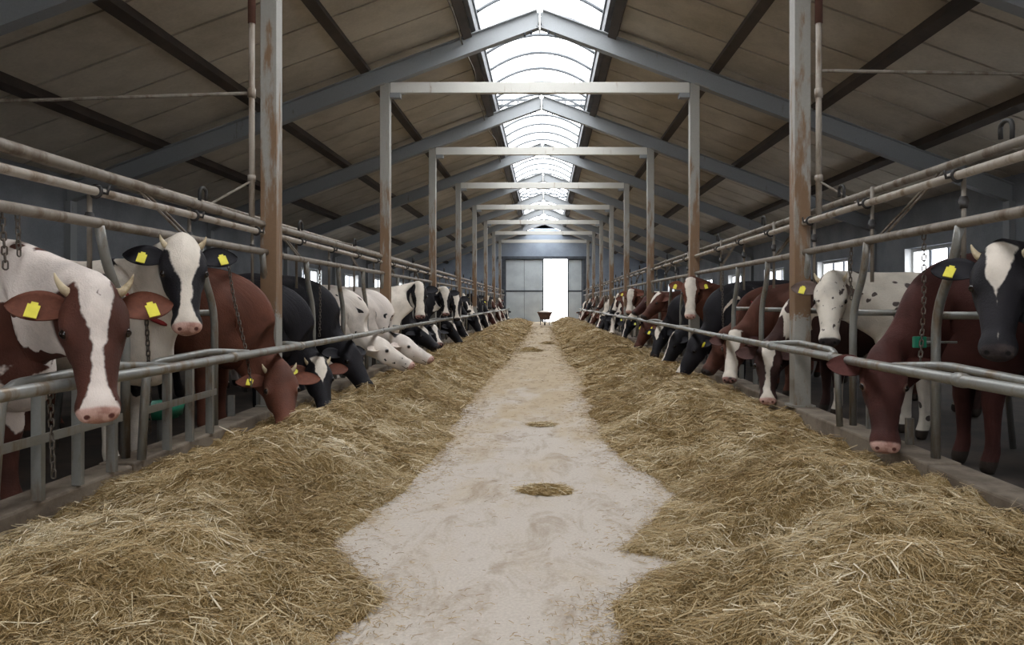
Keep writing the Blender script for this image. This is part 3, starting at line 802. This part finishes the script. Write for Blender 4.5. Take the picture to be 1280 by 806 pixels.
def surface_nets(f):
    xs = axis((-1.72, .45, .042 * f), (.45, .70, .022 * f), (.70, 1.18, .0125 * f))
    ys = axis((-.5, -.16, .036 * f), (-.16, .16, .0135 * f), (.16, .5, .036 * f))
    zs = axis((-.06, .84, .032 * f), (.84, 1.56, .0135 * f))
    X, Yy, Z = np.meshgrid(xs, ys, zs, indexing='ij'); P = np.stack([X, Yy, Z], -1)
    D = np.full(X.shape, 1.0)
    for g, fn, k, lo, hi in PR:
        mg = .16
        i0, i1 = np.searchsorted(xs, [lo[0] - mg, hi[0] + mg]); j0, j1 = np.searchsorted(ys, [lo[1] - mg, hi[1] + mg]); k0, k1 = np.searchsorted(zs, [lo[2] - mg, hi[2] + mg])
        sl = (slice(i0, i1), slice(j0, j1), slice(k0, k1)); D[sl] = smin(D[sl], fn(P[sl]), k)
    for c in CUT:
        q = np.linalg.norm((P - c), axis=-1) - .017; D = -smin(-D, q, .006)
    I = D < 0; nx, ny, nz = D.shape
    cnt = sum(I[a:nx - 1 + a, b:ny - 1 + b, c:nz - 1 + c].astype(np.int8) for a in (0, 1) for b in (0, 1) for c in (0, 1))
    act = (cnt > 0) & (cnt < 8); ci, cj, ck = np.nonzero(act); idx = np.full(act.shape, -1); idx[ci, cj, ck] = np.arange(len(ci))
    S = np.zeros((len(ci), 3)); C = np.zeros(len(ci))
    cor = [(a, b, c) for a in (0, 1) for b in (0, 1) for c in (0, 1)]
    for u in cor:
        for w in cor:
            if u < w and sum(abs(u[i] - w[i]) for i in range(3)) == 1:
                a = (ci + u[0], cj + u[1], ck + u[2]); b = (ci + w[0], cj + w[1], ck + w[2]); da, db = D[a], D[b]
                m = (da < 0) != (db < 0); tt = np.where(m, da / np.where(m, da - db, 1), 0)
                S += np.where(m[:, None], P[a] + (P[b] - P[a]) * tt[:, None], 0); C += m
    V = S / C[:, None]; F = []
    for ax_ in range(3):
        o1, o2 = [(1, 2), (2, 0), (0, 1)][ax_]
        sa = [slice(None)] * 3; sb = [slice(None)] * 3; sa[ax_] = slice(0, -1); sb[ax_] = slice(1, None)
        A, B = I[tuple(sa)], I[tuple(sb)]; e = np.argwhere(A != B); fl = A[tuple(e.T)]
        ok = (e[:, o1] > 0) & (e[:, o2] > 0) & (e[:, o1] < act.shape[o1]) & (e[:, o2] < act.shape[o2]); e = e[ok]; fl = fl[ok]
        def cell(d1, d2):
            q = e.copy(); q[:, o1] -= d1; q[:, o2] -= d2; return idx[q[:, 0], q[:, 1], q[:, 2]]
        Q = np.stack([cell(1, 1), cell(0, 1), cell(0, 0), cell(1, 0)], 1); Q[~fl] = Q[~fl][:, ::-1]; F.append(Q)
    F = np.concatenate(F); F = F[(F >= 0).all(1)]
    # one pull of smoothing outside the head keeps the coarse grid from showing
    E = np.concatenate([F[:, [0, 1]], F[:, [1, 2]], F[:, [2, 3]], F[:, [3, 0]]])
    def lap(A_):
        s_ = np.zeros((len(V),) + A_.shape[1:]); n_ = np.zeros(len(V)); np.add.at(s_, E[:, 0], A_[E[:, 1]]); np.add.at(n_, E[:, 0], 1)
        return s_ / np.maximum(n_, 1).reshape((-1,) + (1,) * (A_.ndim - 1))
    dt, dn, dh = (sdf_pts(V, GRP[g]) for g in 'tnh')
    s_ = np.clip((V - NB) @ ND / NL, 0, 1)
    wt = sst(-.05, .07, dn - dt); wh = sst(-.04, .05, dn - dh)
    wh = np.where(V[:, 0] > .5, wh, 0)
    t_ = s_ * (1 - wt); t_ = t_ * (1 - wh) + wh
    soft = (dh > .05).astype(float)[:, None] * .5
    for _ in range(2): V = V + (lap(V) - V) * soft
    for _ in range(10 if f < 1.3 else 4): t_ = np.where(dh < -.0, np.maximum(lap(t_), t_), lap(t_))
    q = V - NP; hc = np.stack([q @ HU, V[:, 1], q @ HN], 1)
    return V, F, np.clip(t_, 0, 1), hc
LOD = [surface_nets(1.0), surface_nets(1.75)]
def slerp_basis(A, B, w):
    qa = Matrix(A.tolist()).to_quaternion(); qb = Matrix(B.tolist()).to_quaternion()
    if qa.dot(qb) < 0: qb.negate()
    return np.array(qa.slerp(qb, w).to_matrix())
HB = np.stack([HU, [0, 1, 0], HN], 1)                     # rest head basis (columns)
def solve_pose(poll, heading, pitch, roll, by, base_z, face, scale):
    """poll: world point; returns root x, local head matrix and per-t transforms (cow-local)"""
    fx = face                                             # +1 faces +X, -1 faces -X
    def to_local(p, rx): d = (np.array(p) - [rx, by, base_z]) / scale; return np.array([d[0] * fx, d[1] * fx, d[2]])
    hd = np.array([heading[0] * fx, heading[1] * fx, 0])  # heading given in world
    u = hd * math.cos(pitch) + np.array([0, 0, -math.sin(pitch)]); n = hd * math.sin(pitch) + np.array([0, 0, math.cos(pitch)])
    y = np.cross(n, u)
    if roll:
        c, s_ = math.cos(roll), math.sin(roll); y, n = y * c + n * s_, n * c - y * s_
    Rh = np.stack([u, y, n], 1) @ np.linalg.inv(HB)
    def curve(rx):
        P = to_local(poll, rx); d = np.linalg.norm(P - NB); te = (P - NB) / d * .8 + Rh @ ND * .35; te /= np.linalg.norm(te)
        st = ND * .5 + (P - NB) / d * .5; st /= np.linalg.norm(st)
        c1 = NB + st * d * .34; c2 = P - te * d * .34; tt = np.linspace(0, 1, 41)[:, None]
        return (1 - tt) ** 3 * NB + 3 * (1 - tt) ** 2 * tt * c1 + 3 * (1 - tt) * tt ** 2 * c2 + tt ** 3 * P
    def length(rx): return np.linalg.norm(np.diff(curve(rx), axis=0), axis=1).sum()
    best = None
    for q in np.linspace(.42, 1.4, 55):                   # body distance behind the poll, neck kept at its own length
        rx = poll[0] - fx * q * scale; e = abs(length(rx) - NL * 1.02)
        if best is None or e < best[0]: best = (e, rx)
    rx = best[1]; C = curve(rx); L = np.concatenate([[0], np.cumsum(np.linalg.norm(np.diff(C, axis=0), axis=1))]); L /= L[-1]
    ts = np.linspace(0, 1, 33); Cs = np.stack([np.interp(ts, L, C[:, k]) for k in range(3)], 1); Tn = np.gradient(Cs, axis=0); Tn /= np.linalg.norm(Tn, axis=1)[:, None]
    Rs = []; I3 = np.eye(3)
    for k, t in enumerate(ts):
        q = Vector(ND).rotation_difference(Vector(Tn[k])); A = np.array(q.to_matrix())
        A = slerp_basis(I3, A, float(sst(0, .35, t)))
        Rs.append(slerp_basis(A, Rh, float(sst(.45, 1.0, t))))
    return rx, np.array(Rs), Cs, Rh, to_local(poll, rx)
def pose_mesh(name, lod, Rs, Cs, mat):
    V, F, t, hc = LOD[lod]; x = t * 32; i = np.minimum(x.astype(int), 31); w = (x - i)[:, None]
    rest = NB + (NP - NB) * t[:, None]; q = V - rest
    def ap(k): return Cs[k] + np.einsum('nij,nj->ni', Rs[k], q)
    out = ap(i) * (1 - w) + ap(i + 1) * w
    return fast_mesh(name, out, F, mat, {'rest': ('FLOAT_VECTOR', V), 'hc': ('FLOAT_VECTOR', hc), 'nt': ('FLOAT', t)})

BLAZE = {'wide': [.42, .50, .34, .42, .50, .62], 'blaze': [.40, .34, .15, .17, .26, .55], 'thin': [.16, .14, .08, .10, .12, .30], 'star': [.40, .34, .0, .0, .0, .0],
         'none': [0, 0, 0, 0, 0, 0], 'full': [.85, .7, .6, .7, .8, .8], 'nose': [.0, .0, .0, .0, .3, .5], 'crown': [.6, .46, .20, .2, .3, .6], 'all': [1, 1, 1, 1, 1, 1]}
_coats = {}
def coat(dark, white=.0, blaze='none', muzzle='pink', seed=0, light=(224, 214, 202), speck=0.0, headdark=None):
    """hide with patches: white = share of pale hair on the body"""
    key = (dark, white, blaze, muzzle, seed, light, speck)
    if key in _coats: return _coats[key]
    t = NT('cow_hide'); rest = t.n('ShaderNodeAttribute', attribute_name='rest').outputs['Vector']; hc = t.n('ShaderNodeAttribute', attribute_name='hc').outputs['Vector']
    nt_ = t.n('ShaderNodeAttribute', attribute_name='nt').outputs['Fac']
    mp = t.n('ShaderNodeMapping'); mp.inputs['Location'].default_value = (seed * 3.7, seed * 1.9, seed * 2.3); t.t.links.new(rest, mp.inputs[0])
    big = t.noise(1.9, 2.5, .5, mp.outputs[0], .35); det = t.noise(11, 3, .6, mp.outputs[0]); fur = t.noise(90, 2, .7, rest); tone = t.noise(4, 3, .6, mp.outputs[0])
    D = c4(*dark); D2 = c4(*[int(v * .78) for v in dark]); W = c4(*light); W2 = c4(*[int(v * .86) for v in light])
    dk = t.mix(t.step(tone, .35, .7), D, D2); wh = t.mix(t.step(tone, .4, .75), W, W2)
    thr = .5 + (white - .5) * .62
    v = t.math('ADD', big, t.math('MULTIPLY', t.math('SUBTRACT', det, .5), .10))
    body = t.step(v, thr + .008, thr - .008) if 0 < white < 1 else None
    cb = t.mix(body, dk, wh) if body is not None else (wh if white >= 1 else dk)
    if speck: cb = t.mix(t.step(t.noise(9, 1.5, .4, mp.outputs[0]), .70 - speck * .12, .72 - speck * .12), cb, dk)
    hs = t.n('ShaderNodeSeparateXYZ'); t.t.links.new(hc, hs.inputs[0])
    rp = t.n('ShaderNodeValToRGB'); e = rp.color_ramp.elements; wv = BLAZE[blaze]
    for i, a in enumerate([0, .22, .48, .68, .84, 1]):
        if i == 0: k = e[0]
        elif i == 5: k = e[-1]
        else: k = e.new(a)
        k.position = a; k.color = (wv[i], wv[i], wv[i], 1)
    t.t.links.new(t.math('DIVIDE', hs.outputs[0], .58, clamp=True), rp.inputs[0])
    hw = t.math('MULTIPLY', rp.outputs[0], .19)
    ay = t.math('ADD', t.math('ABSOLUTE', t.math('ADD', hs.outputs[1], t.math('MULTIPLY', t.math('SUBTRACT', t.noise(5, 2, .5, mp.outputs[0]), .5), .05))), t.math('MULTIPLY', t.math('SUBTRACT', det, .5), .045))
    bl = t.step(t.math('SUBTRACT', ay, t.math('SUBTRACT', hw, .008)), .006, -.006) if blaze != 'none' else 0.0
    if blaze not in ('all', 'full', 'none'): bl = t.math('MULTIPLY', bl, t.step(hs.outputs[2], -.17, -.14))
    hd_ = dk if headdark is None else c4(*headdark)
    ch = t.mix(bl, hd_, wh)
    if speck: ch = t.mix(t.step(t.noise(14, 2, .5, mp.outputs[0]), .68 - speck * .1, .72 - speck * .1), ch, dk)
    col = t.mix(t.math('MULTIPLY', t.step(nt_, .72, .80), t.step(t.math('ADD', hs.outputs[0], t.math('MULTIPLY', t.math('SUBTRACT', det, .5), .05)), -.055, -.035)), cb, ch)
    mz = {'pink': c4(198, 162, 150), 'dark': c4(46, 40, 40), 'mixed': c4(150, 112, 104)}[muzzle]
    mz2 = {'pink': c4(172, 130, 118), 'dark': c4(60, 52, 50), 'mixed': c4(70, 56, 54)}[muzzle]
    mcol = t.mix(t.step(t.noise(16, 2, .5, rest), .45, .6), mz, mz2)
    mm = t.math('MULTIPLY', t.step(t.math('ADD', hs.outputs[0], t.math('MULTIPLY', t.math('SUBTRACT', det, .5), .02)), .530, .548), t.step(nt_, .9, .95))
    col = t.mix(mm, col, mcol)
    nd_ = t.n('ShaderNodeCombineXYZ'); t.t.links.new(hs.outputs[0], nd_.inputs[0]); t.t.links.new(t.math('ABSOLUTE', hs.outputs[1]), nd_.inputs[1]); t.t.links.new(hs.outputs[2], nd_.inputs[2])
    vm = t.n('ShaderNodeVectorMath', operation='DISTANCE'); t.t.links.new(nd_.outputs[0], vm.inputs[0]); vm.inputs[1].default_value = (.580, .046, -.024)
    col = t.mix(t.step(vm.outputs[1], .017, .011), col, {'pink': c4(96, 56, 50), 'dark': c4(16, 14, 14), 'mixed': c4(40, 28, 26)}[muzzle])            # dark spot painted at each nostril
    mouth = t.math('ABSOLUTE', t.math('SUBTRACT', hs.outputs[2], -.118)); mouth = t.math('MULTIPLY', t.step(mouth, .006, .003), t.step(hs.outputs[0], .44, .47))
    col = t.mix(t.math('MULTIPLY', mouth, t.step(nt_, .9, .95)), col, c4(60, 40, 36))
    ve = t.n('ShaderNodeVectorMath', operation='DISTANCE'); t.t.links.new(nd_.outputs[0], ve.inputs[0]); ve.inputs[1].default_value = (.19, .116, -.036)
    col = t.mix(t.math('MULTIPLY', t.step(ve.outputs[1], .034, .028), .35), col, c4(150, 128, 112) if sum(dark) > 130 and blaze == 'none' else c4(40, 32, 30))
    rs = t.n('ShaderNodeSeparateXYZ'); t.t.links.new(rest, rs.inputs[0])
    col = t.mix(t.step(rs.outputs[2], .085, .075), col, c4(58, 50, 44))
    hair = t.n('ShaderNodeMapping'); hair.inputs['Scale'].default_value = (60, 180, 60); t.t.links.new(rest, hair.inputs[0]); hn = t.noise(1.0, 3, .7, hair.outputs[0])
    col = t.mix(.22, col, t.mix(t.math('MULTIPLY', t.math('ADD', hn, fur), .5), c4(70, 66, 62), c4(215, 212, 208)), 'OVERLAY')
    m = t.bsdf(col, .68, 0, t.math('ADD', hn, fur), .45, .006, .2); _coats[key] = m; return m

# ears, horns, eyes, tags shared by all cows
def ear_mesh(s):
    """cupped leaf shape, root at the origin, pointing out along y*s"""
    V = []; F = []; nu, nv = 12, 8; L = .23
    for lay in (0, 1):
        for i in range(nu + 1):
            u = i / nu; w = .070 * (math.sin(math.pi * min(1, .10 + u * .90) ** 1.1) ** .62 + .10 * (1 - u)) if u < 1 else .004
            for j in range(nv + 1):
                v = j / nv * 2 - 1
                cup = .030 * (1 - v * v) * (1 - u * .6)
                th = -.008 if lay else 0.0
                V.append((w * v * 1.0 + .02 * u * u, s * (u * L), cup * -1 + th - .10 * u * u * .35))
    n1 = (nu + 1) * (nv + 1)
    for lay in (0, 1):
        for i in range(nu):
            for j in range(nv):
                a = lay * n1 + i * (nv + 1) + j; q = (a, a + 1, a + nv + 2, a + nv + 1); F.append(q if (lay == 0) == (s < 0) else q[::-1])
    for i in range(nu):
        for j in (0, nv):
            a = i * (nv + 1) + j; q = (a, a + nv + 1, a + nv + 1 + n1, a + n1); F.append(q)
    return V, F
EARS = {s: ear_mesh(s) for s in (-1, 1)}
def earcoat(col):
    t = NT('ear_hide'); p = t.geo(); n = t.noise(40, 3, .6, p)
    return t.bsdf(t.mix(n, c4(*[int(v * .8) for v in col]), c4(*[min(255, int(v * 1.15)) for v in col])), .75, 0, n, .3, .004, .2)
_ear = {}
def ear_me(s, col):
    if (s, col) not in _ear:
        m_ = MB().add(*EARS[s]).mesh('ear', _earmat(col), True); _ear[(s, col)] = m_
    return _ear[(s, col)]
_em = {}
def _earmat(col):
    if col not in _em: _em[col] = earcoat(col)
    return _em[col]
TAG_ME = MB().box(-.024, .024, -.004, .004, -.062, 0).box(-.013, .013, -.004, .004, 0, .012).mesh('ear_tag', M['tagy'])
EYE_ME = MB()
for i in range(9):
    for j in range(12):
        a, b_ = math.pi * i / 8, 2 * math.pi * j / 12; EYE_ME.v.append((math.cos(a) * .023, math.sin(a) * math.cos(b_) * .023, math.sin(a) * math.sin(b_) * .023))
for i in range(8):
    for j in range(12): EYE_ME.f.append((i * 12 + j, i * 12 + (j + 1) % 12, (i + 1) * 12 + (j + 1) % 12, (i + 1) * 12 + j))
EYE_ME = EYE_ME.mesh('eye', M['eye'], True)
def horn_me(s, ln):
    pts = []
    for k in range(11):
        u = k / 10; a = u * 1.35
        pts.append((-.01 * u - .11 * ln * max(0, u - .35) * 1.5, s * (math.sin(a) * .14 * ln), .02 * u + .06 * ln * u * u))
    return MB().tube(pts, [.027 * (1 - .88 * (k / 10) ** 1.3) for k in range(11)], 9).mesh('horn', M['horn'], True)
HORNS = {(s, l): horn_me(s, l) for s in (-1, 1) for l in (.45, .6)}
TAIL_ME = MB().tube(bend([(-1.56, 0, 1.27), (-1.66, 0, 1.18), (-1.66, 0, .7), (-1.64, .02, .42)], .1), [.04] + [.03] * 6 + [.022] * 6 + [.03], 8).mesh('tail')
def mat4(B, p):
    m = Matrix.Identity(4)
    for i in range(3):
        for j in range(3): m[i][j] = float(B[i][j])
        m[i][3] = float(p[i])
    return m
BASEZ = .06
def cow(side, Yc, head, pitch, yaw, mat, earcol, label, roll=0, horns=0, tags=(1, 1), lod=0, scale=1.0, collar=None, droop=0.0, group=None):
    """head: world point of mid face; yaw degrees towards the camera"""
    face = -side; c = R(yaw); hd = np.array([face * math.cos(c), -math.sin(c), 0]); p = R(pitch)
    u = hd * math.cos(p) + np.array([0, 0, -math.sin(p)]); poll = np.array(head) - u * .30 * scale
    for it in range(16):                                 # keep neck and head clear of the rails
        rx, Rs, Cs, Rh, Pl = solve_pose(poll, hd, p, R(roll), Yc, BASEZ, face, scale)
        me = pose_mesh('cow', lod, Rs, Cs, mat); co_ = np.empty(len(me.vertices) * 3, np.float32); me.vertices.foreach_get('co', co_); co_ = co_.reshape(-1, 3) * scale
        wx = np.abs(rx + face * co_[:, 0]); wz = co_[:, 2] + BASEZ
        def hit(x_, z_, r_): 
            g_ = (np.abs(wx - x_) < .12); return np.hypot(wx - x_, wz - z_)[g_].min() < r_ if g_.any() else False
        f_, n_ = hit(RAILX, RAILZ, .036), hit(NECKX, NECKZ, .034)
        if not f_ and not n_: break
        if n_: poll = poll + np.array([-side * .025, 0, -.006])
        elif poll[2] < 1.0:
            poll = poll + np.array([side * .018, 0, -.012]); p -= R(1.2)
        else: poll = poll + np.array([side * .012, 0, .012])
        if it == 15: print('RAILHIT', label, f_, n_)
        bpy.data.meshes.remove(me) if it < 15 else None
    o = obj('cow', me); o.location = (rx, Yc, BASEZ); o.rotation_euler = (0, 0, 0 if face > 0 else math.pi); o.scale = (scale,) * 3
    tag(o, label, 'cow', group)
    Bh = Rh @ HB                                         # columns: along face, lateral, out of face
    def at(a, y, n): return Pl + Bh @ np.array([a, y, n])
    for s in (-1, 1):
        e = obj('ear', ear_me(s, earcol), o)
        # ear frame: x along face reversed, y lateral, z out of the face; drooped and turned a little back
        A = np.stack([-Bh[:, 0], Bh[:, 1], Bh[:, 2]], 1) if False else Bh.copy()
        rot = np.array((Matrix.Rotation(R(-18 + droop) * s, 3, 'Z') @ Matrix.Rotation(R(14) * -s * 0, 3, 'X')))
        rr = np.array(Matrix.Rotation(R((16 + droop) * s), 3, 'Z'))
        e.matrix_local = mat4(Bh @ rr, at(.06, s * .104, -.07))
        if tags[0 if s < 0 else 1]:
            g = obj('ear_tag', TAG_ME, e)
            # hangs down from the middle of the ear, facing out of the face
            g.matrix_local = mat4(np.stack([[0, s * 1.0, 0], [0, 0, s * 1.0], [1.0, 0, 0]], 1) @ np.diag([1, 1, -1]) if False else np.stack([[0, 1, 0], [0, 0, 1], [-1, 0, 0]], 1), np.array([.015, s * .12, .012]))
        y_ = obj('eye', EYE_ME, o); y_.matrix_local = mat4(Bh, at(.19, s * .116, -.036))
        if horns:
            h = obj('horn', HORNS[(s, horns)], o); h.matrix_local = mat4(Bh, at(-.005, s * .07, -.04))
    if lod == 0 or True:
        tl = obj('tail', TAIL_ME, o)
        tl.material_slots[0].link = 'OBJECT' if tl.material_slots else 'OBJECT'
        tl.material_slots[0].material = mat
    if collar:
        k = 10; m = MB(); cpt = Vector(Cs[k]); q = Matrix(Rs[k].tolist())
        pts = []
        for i in range(25):
            a = 2 * math.pi * i / 24; d = Vector((0, math.cos(a) * .165, math.sin(a) * .245)); d = Quaternion((0, 1, 0), -R(31)) @ d
            pts.append(cpt + q @ (d + Vector((0, 0, -.02))))
        m.tube(pts, .016, 6, cap=False); m.build('collar', collar, o, True)
    return o
TAIL_ME.materials.append(M['horn'])
BLK = (36, 34, 38); RED = (102, 62, 48); BRN = (92, 56, 44); DRED = (80, 46, 41); GRY = (150, 138, 128)
def P(px, py, y): return np.array(pix(px, py, y))
K = lambda k: STALL0 + PITCH * k
# ---- left row, from the camera on
cow(-1, 3.75, P(122, 442, 3.35), 66, 54, coat((90, 54, 44), .62, 'blaze', 'pink', 3.8, (226, 214, 206), .25), RED, 'horned red-and-white cow with broad white blaze and pink nose, nearest on the left', horns=.6, scale=1.06)
cow(-1, K(1), P(203, 351, 4.58), 62, 58, coat(BLK, .62, 'crown', 'pink', 5.2), BLK, 'black-and-white cow holding its head high above the left rail beside the solid brown cow', horns=.45, collar=M['red'], scale=1.03)
cow(-1, K(2), P(371, 490, 6.0), 50, 62, coat(RED, 0, 'none', 'pink', 1.0), RED, 'solid brown horned cow lowering its head into the hay on the left', horns=.45, tags=(1, 0), scale=1.05)
cow(-1, K(3), P(404, 484, 7.3), 52, 58, coat(BLK, .2, 'star', 'mixed', 2.4), BRN, 'black cow with white forehead and brown ears, half hidden behind the solid brown cow', horns=.45, tags=(1, 0))
cow(-1, K(4), P(462, 452, 8.5), 60, 30, coat(BLK, .08, 'none', 'dark', 7.1), BLK, 'plain black cow with its head deep in the hay on the left', tags=(0, 0), scale=1.06)
cow(-1, K(5), P(497, 440, 9.75), 30, 4, coat(BLK, .93, 'all', 'pink', 1.7, (226, 216, 206), .28), (210, 198, 186), 'white cow with few black spots, head in profile under the left rail', tags=(0, 0))
cow(-1, K(6), P(527, 433, 10.95), 32, 10, coat(BLK, .74, 'all', 'pink', 4.4, (226, 216, 208), .12), (206, 190, 180), 'white cow with black neck patch, second white head in profile on the left', tags=(0, 0))
cow(-1, K(7), P(525, 377, 12.3), 66, 76, coat(BLK, .85, 'wide', 'mixed', 3.3), BLK, 'cow with broad white face between black cheeks, head raised on the left', tags=(0, 0))
cow(-1, K(8), P(547, 417, 13.3), 42, 40, coat(BLK, .2, 'star', 'dark', 6.0), BLK, 'dark cow eating under the left rail just past the white heads', tags=(0, 0))
cow(-1, K(9), P(559, 414, 14.5), 44, 66, coat(BLK, .4, 'blaze', 'mixed', 8.0), BLK, 'black cow with white blaze eating under the raised white faces on the left', tags=(0, 0))
cow(-1, K(10), P(557, 378, 15.7), 66, 76, coat(BLK, .3, 'crown', 'mixed', 9.0), BLK, 'second raised black head with white face on the left', tags=(0, 0), horns=.45)
cow(-1, K(11), P(571, 385, 16.9), 68, 76, coat(BLK, .3, 'blaze', 'dark', 10.0), BLK, 'third raised black head with white blaze, lowest of the three on the left', tags=(0, 0))
# ---- right row
cow(1, K(0) + .05, P(1248, 378, 3.78), 58, 56, coat(BLK, .06, 'star', 'dark', 2.0), BLK, 'black cow with white forehead patch, nearest on the right', horns=.45, tags=(1, 1), scale=1.03)
cow(1, K(1), P(1106, 503, 4.7), 64, 68, coat(DRED, 0, 'none', 'pink', 3.0), DRED, 'dark reddish-brown cow facing the camera with its muzzle at the hay on the right', tags=(0, 1), scale=1.08)
cow(1, K(2), P(1037, 389, 6.12), 64, 66, coat((90, 80, 76), .93, 'all', 'dark', 4.0, (214, 206, 194), .45), (96, 80, 74), 'white speckled cow with grey ears holding its head over the right rail', horns=.45, tags=(1, 0))
cow(1, K(3), P(960, 468, 7.2), 62, 72, coat((66, 44, 40), .35, 'blaze', 'pink', 5.0), (70, 48, 44), 'dark brown cow with white blaze and pink nose eating below the right rail', tags=(0, 0))
cow(1, K(4), P(914, 447, 8.4), 60, 60, coat(BRN, .35, 'wide', 'mixed', 6.2), (74, 48, 44), 'brown cow with white face stripe and dark ear, just past the dark brown one', tags=(0, 0))
cow(1, 9.68, P(890, 441, 9.5), 56, 18, coat(BRN, .1, 'none', 'dark', 7.7), RED, 'reddish cow with yellow tag eating behind the black cow on the right', tags=(1, 1), collar=M['red'])
cow(1, 10.45, P(854, 444, 10.35), 62, 12, coat(BLK, .28, 'nose', 'dark', 8.8), BLK, 'black cow with white patches on its back, head down in the hay on the right', tags=(0, 1), scale=1.05)
cow(1, 11.24, P(863, 374, 10.9), 68, 78, coat(RED, .25, 'wide', 'pink', 9.9), RED, 'red cow with broad white face and two yellow tags, head raised on the right')
cow(1, 12.3, P(834, 438, 12.4), 60, 16, coat(BLK, .1, 'thin', 'dark', 3.9), BLK, 'black cow eating just behind the black one with white patches on the right', tags=(0, 0))
cow(1, 13.4, P(817, 426, 13.5), 62, 55, coat(BLK, .1, 'star', 'dark', 4.9), BLK, 'black cow with white forehead and yellow tag eating farther along the right', tags=(1, 0))
cow(1, 14.6, P(808, 386, 14.7), 46, 20, coat(BRN, .15, 'star', 'dark', 5.9), BRN, 'brown cow with raised head just past the white-faced red one on the right', tags=(0, 0))
cow(1, 15.8, P(799, 420, 15.9), 60, 25, coat(BRN, .0, 'none', 'dark', 6.9), BRN, 'brown cow with yellow tag eating under the right rail', tags=(1, 1))
cow(1, 17.0, P(800, 380, 17.1), 40, 10, coat(DRED, .0, 'none', 'dark', 7.9), DRED, 'plain dark brown cow with raised head in profile on the right', tags=(0, 0))
cow(1, 18.2, P(787, 377, 18.0), 62, 70, coat(RED, .35, 'wide', 'pink', 8.9), RED, 'small distant red cow with white face and yellow tag on the right', tags=(1, 0))
# ---- the rest of both rows towards the far end
crng = random.Random(5)
def rest_of_row(side, k0):
    k = k0
    while K(k) < Y1 - 1.2:
        y = K(k); r = crng.random()
        far = (y - 18) / 26
        if side < 0: col = BLK if r < .72 - far * .3 else (BRN if r < .85 else DRED)
        else: col = BRN if r < .4 else (DRED if r < .55 else BLK)
        nm = {BLK: 'black', BRN: 'brown', DRED: 'dark red'}[col]
        sd = round(crng.random() * 4) + (0 if side < 0 else 5)
        wv = crng.choice([.1, .1, .3, .5] if side < 0 else [.0, .1, .3, .6])
        bl = crng.choice(['none', 'thin', 'blaze', 'star', 'wide'])
        up = crng.random() < .42
        if up:
            X = side * (2.40 + crng.uniform(-.06, .10)); z = 1.12 + crng.uniform(-.08, .12); pt, yw = crng.uniform(50, 68), crng.uniform(10, 80)
        else:
            X = side * (2.16 + crng.uniform(-.08, .05)); z = .47 + crng.uniform(-.04, .05); pt, yw = crng.uniform(52, 66), crng.uniform(-10, 70)
        ad = '' if bl == 'none' else {'thin': ' with thin white face stripe', 'blaze': ' with white blaze', 'star': ' with white forehead', 'wide': ' with white face'}[bl]
        cow(side, y, (X, y - .25 * math.sin(R(yw)), z), pt, yw, coat(col, wv, bl, 'dark', sd), col,
            '%s cow%s %s, %s from camera in %s row' % (nm, ad, 'with raised head' if up else 'eating', ordn(k + (1 if side < 0 else 2)), 'left' if side < 0 else 'right'),
            tags=(0, crng.random() < .3), lod=1, horns=crng.choice([0, 0, .45]), scale=crng.uniform(.97, 1.05))
        k += 1
rest_of_row(-1, 12); rest_of_row(1, 13)
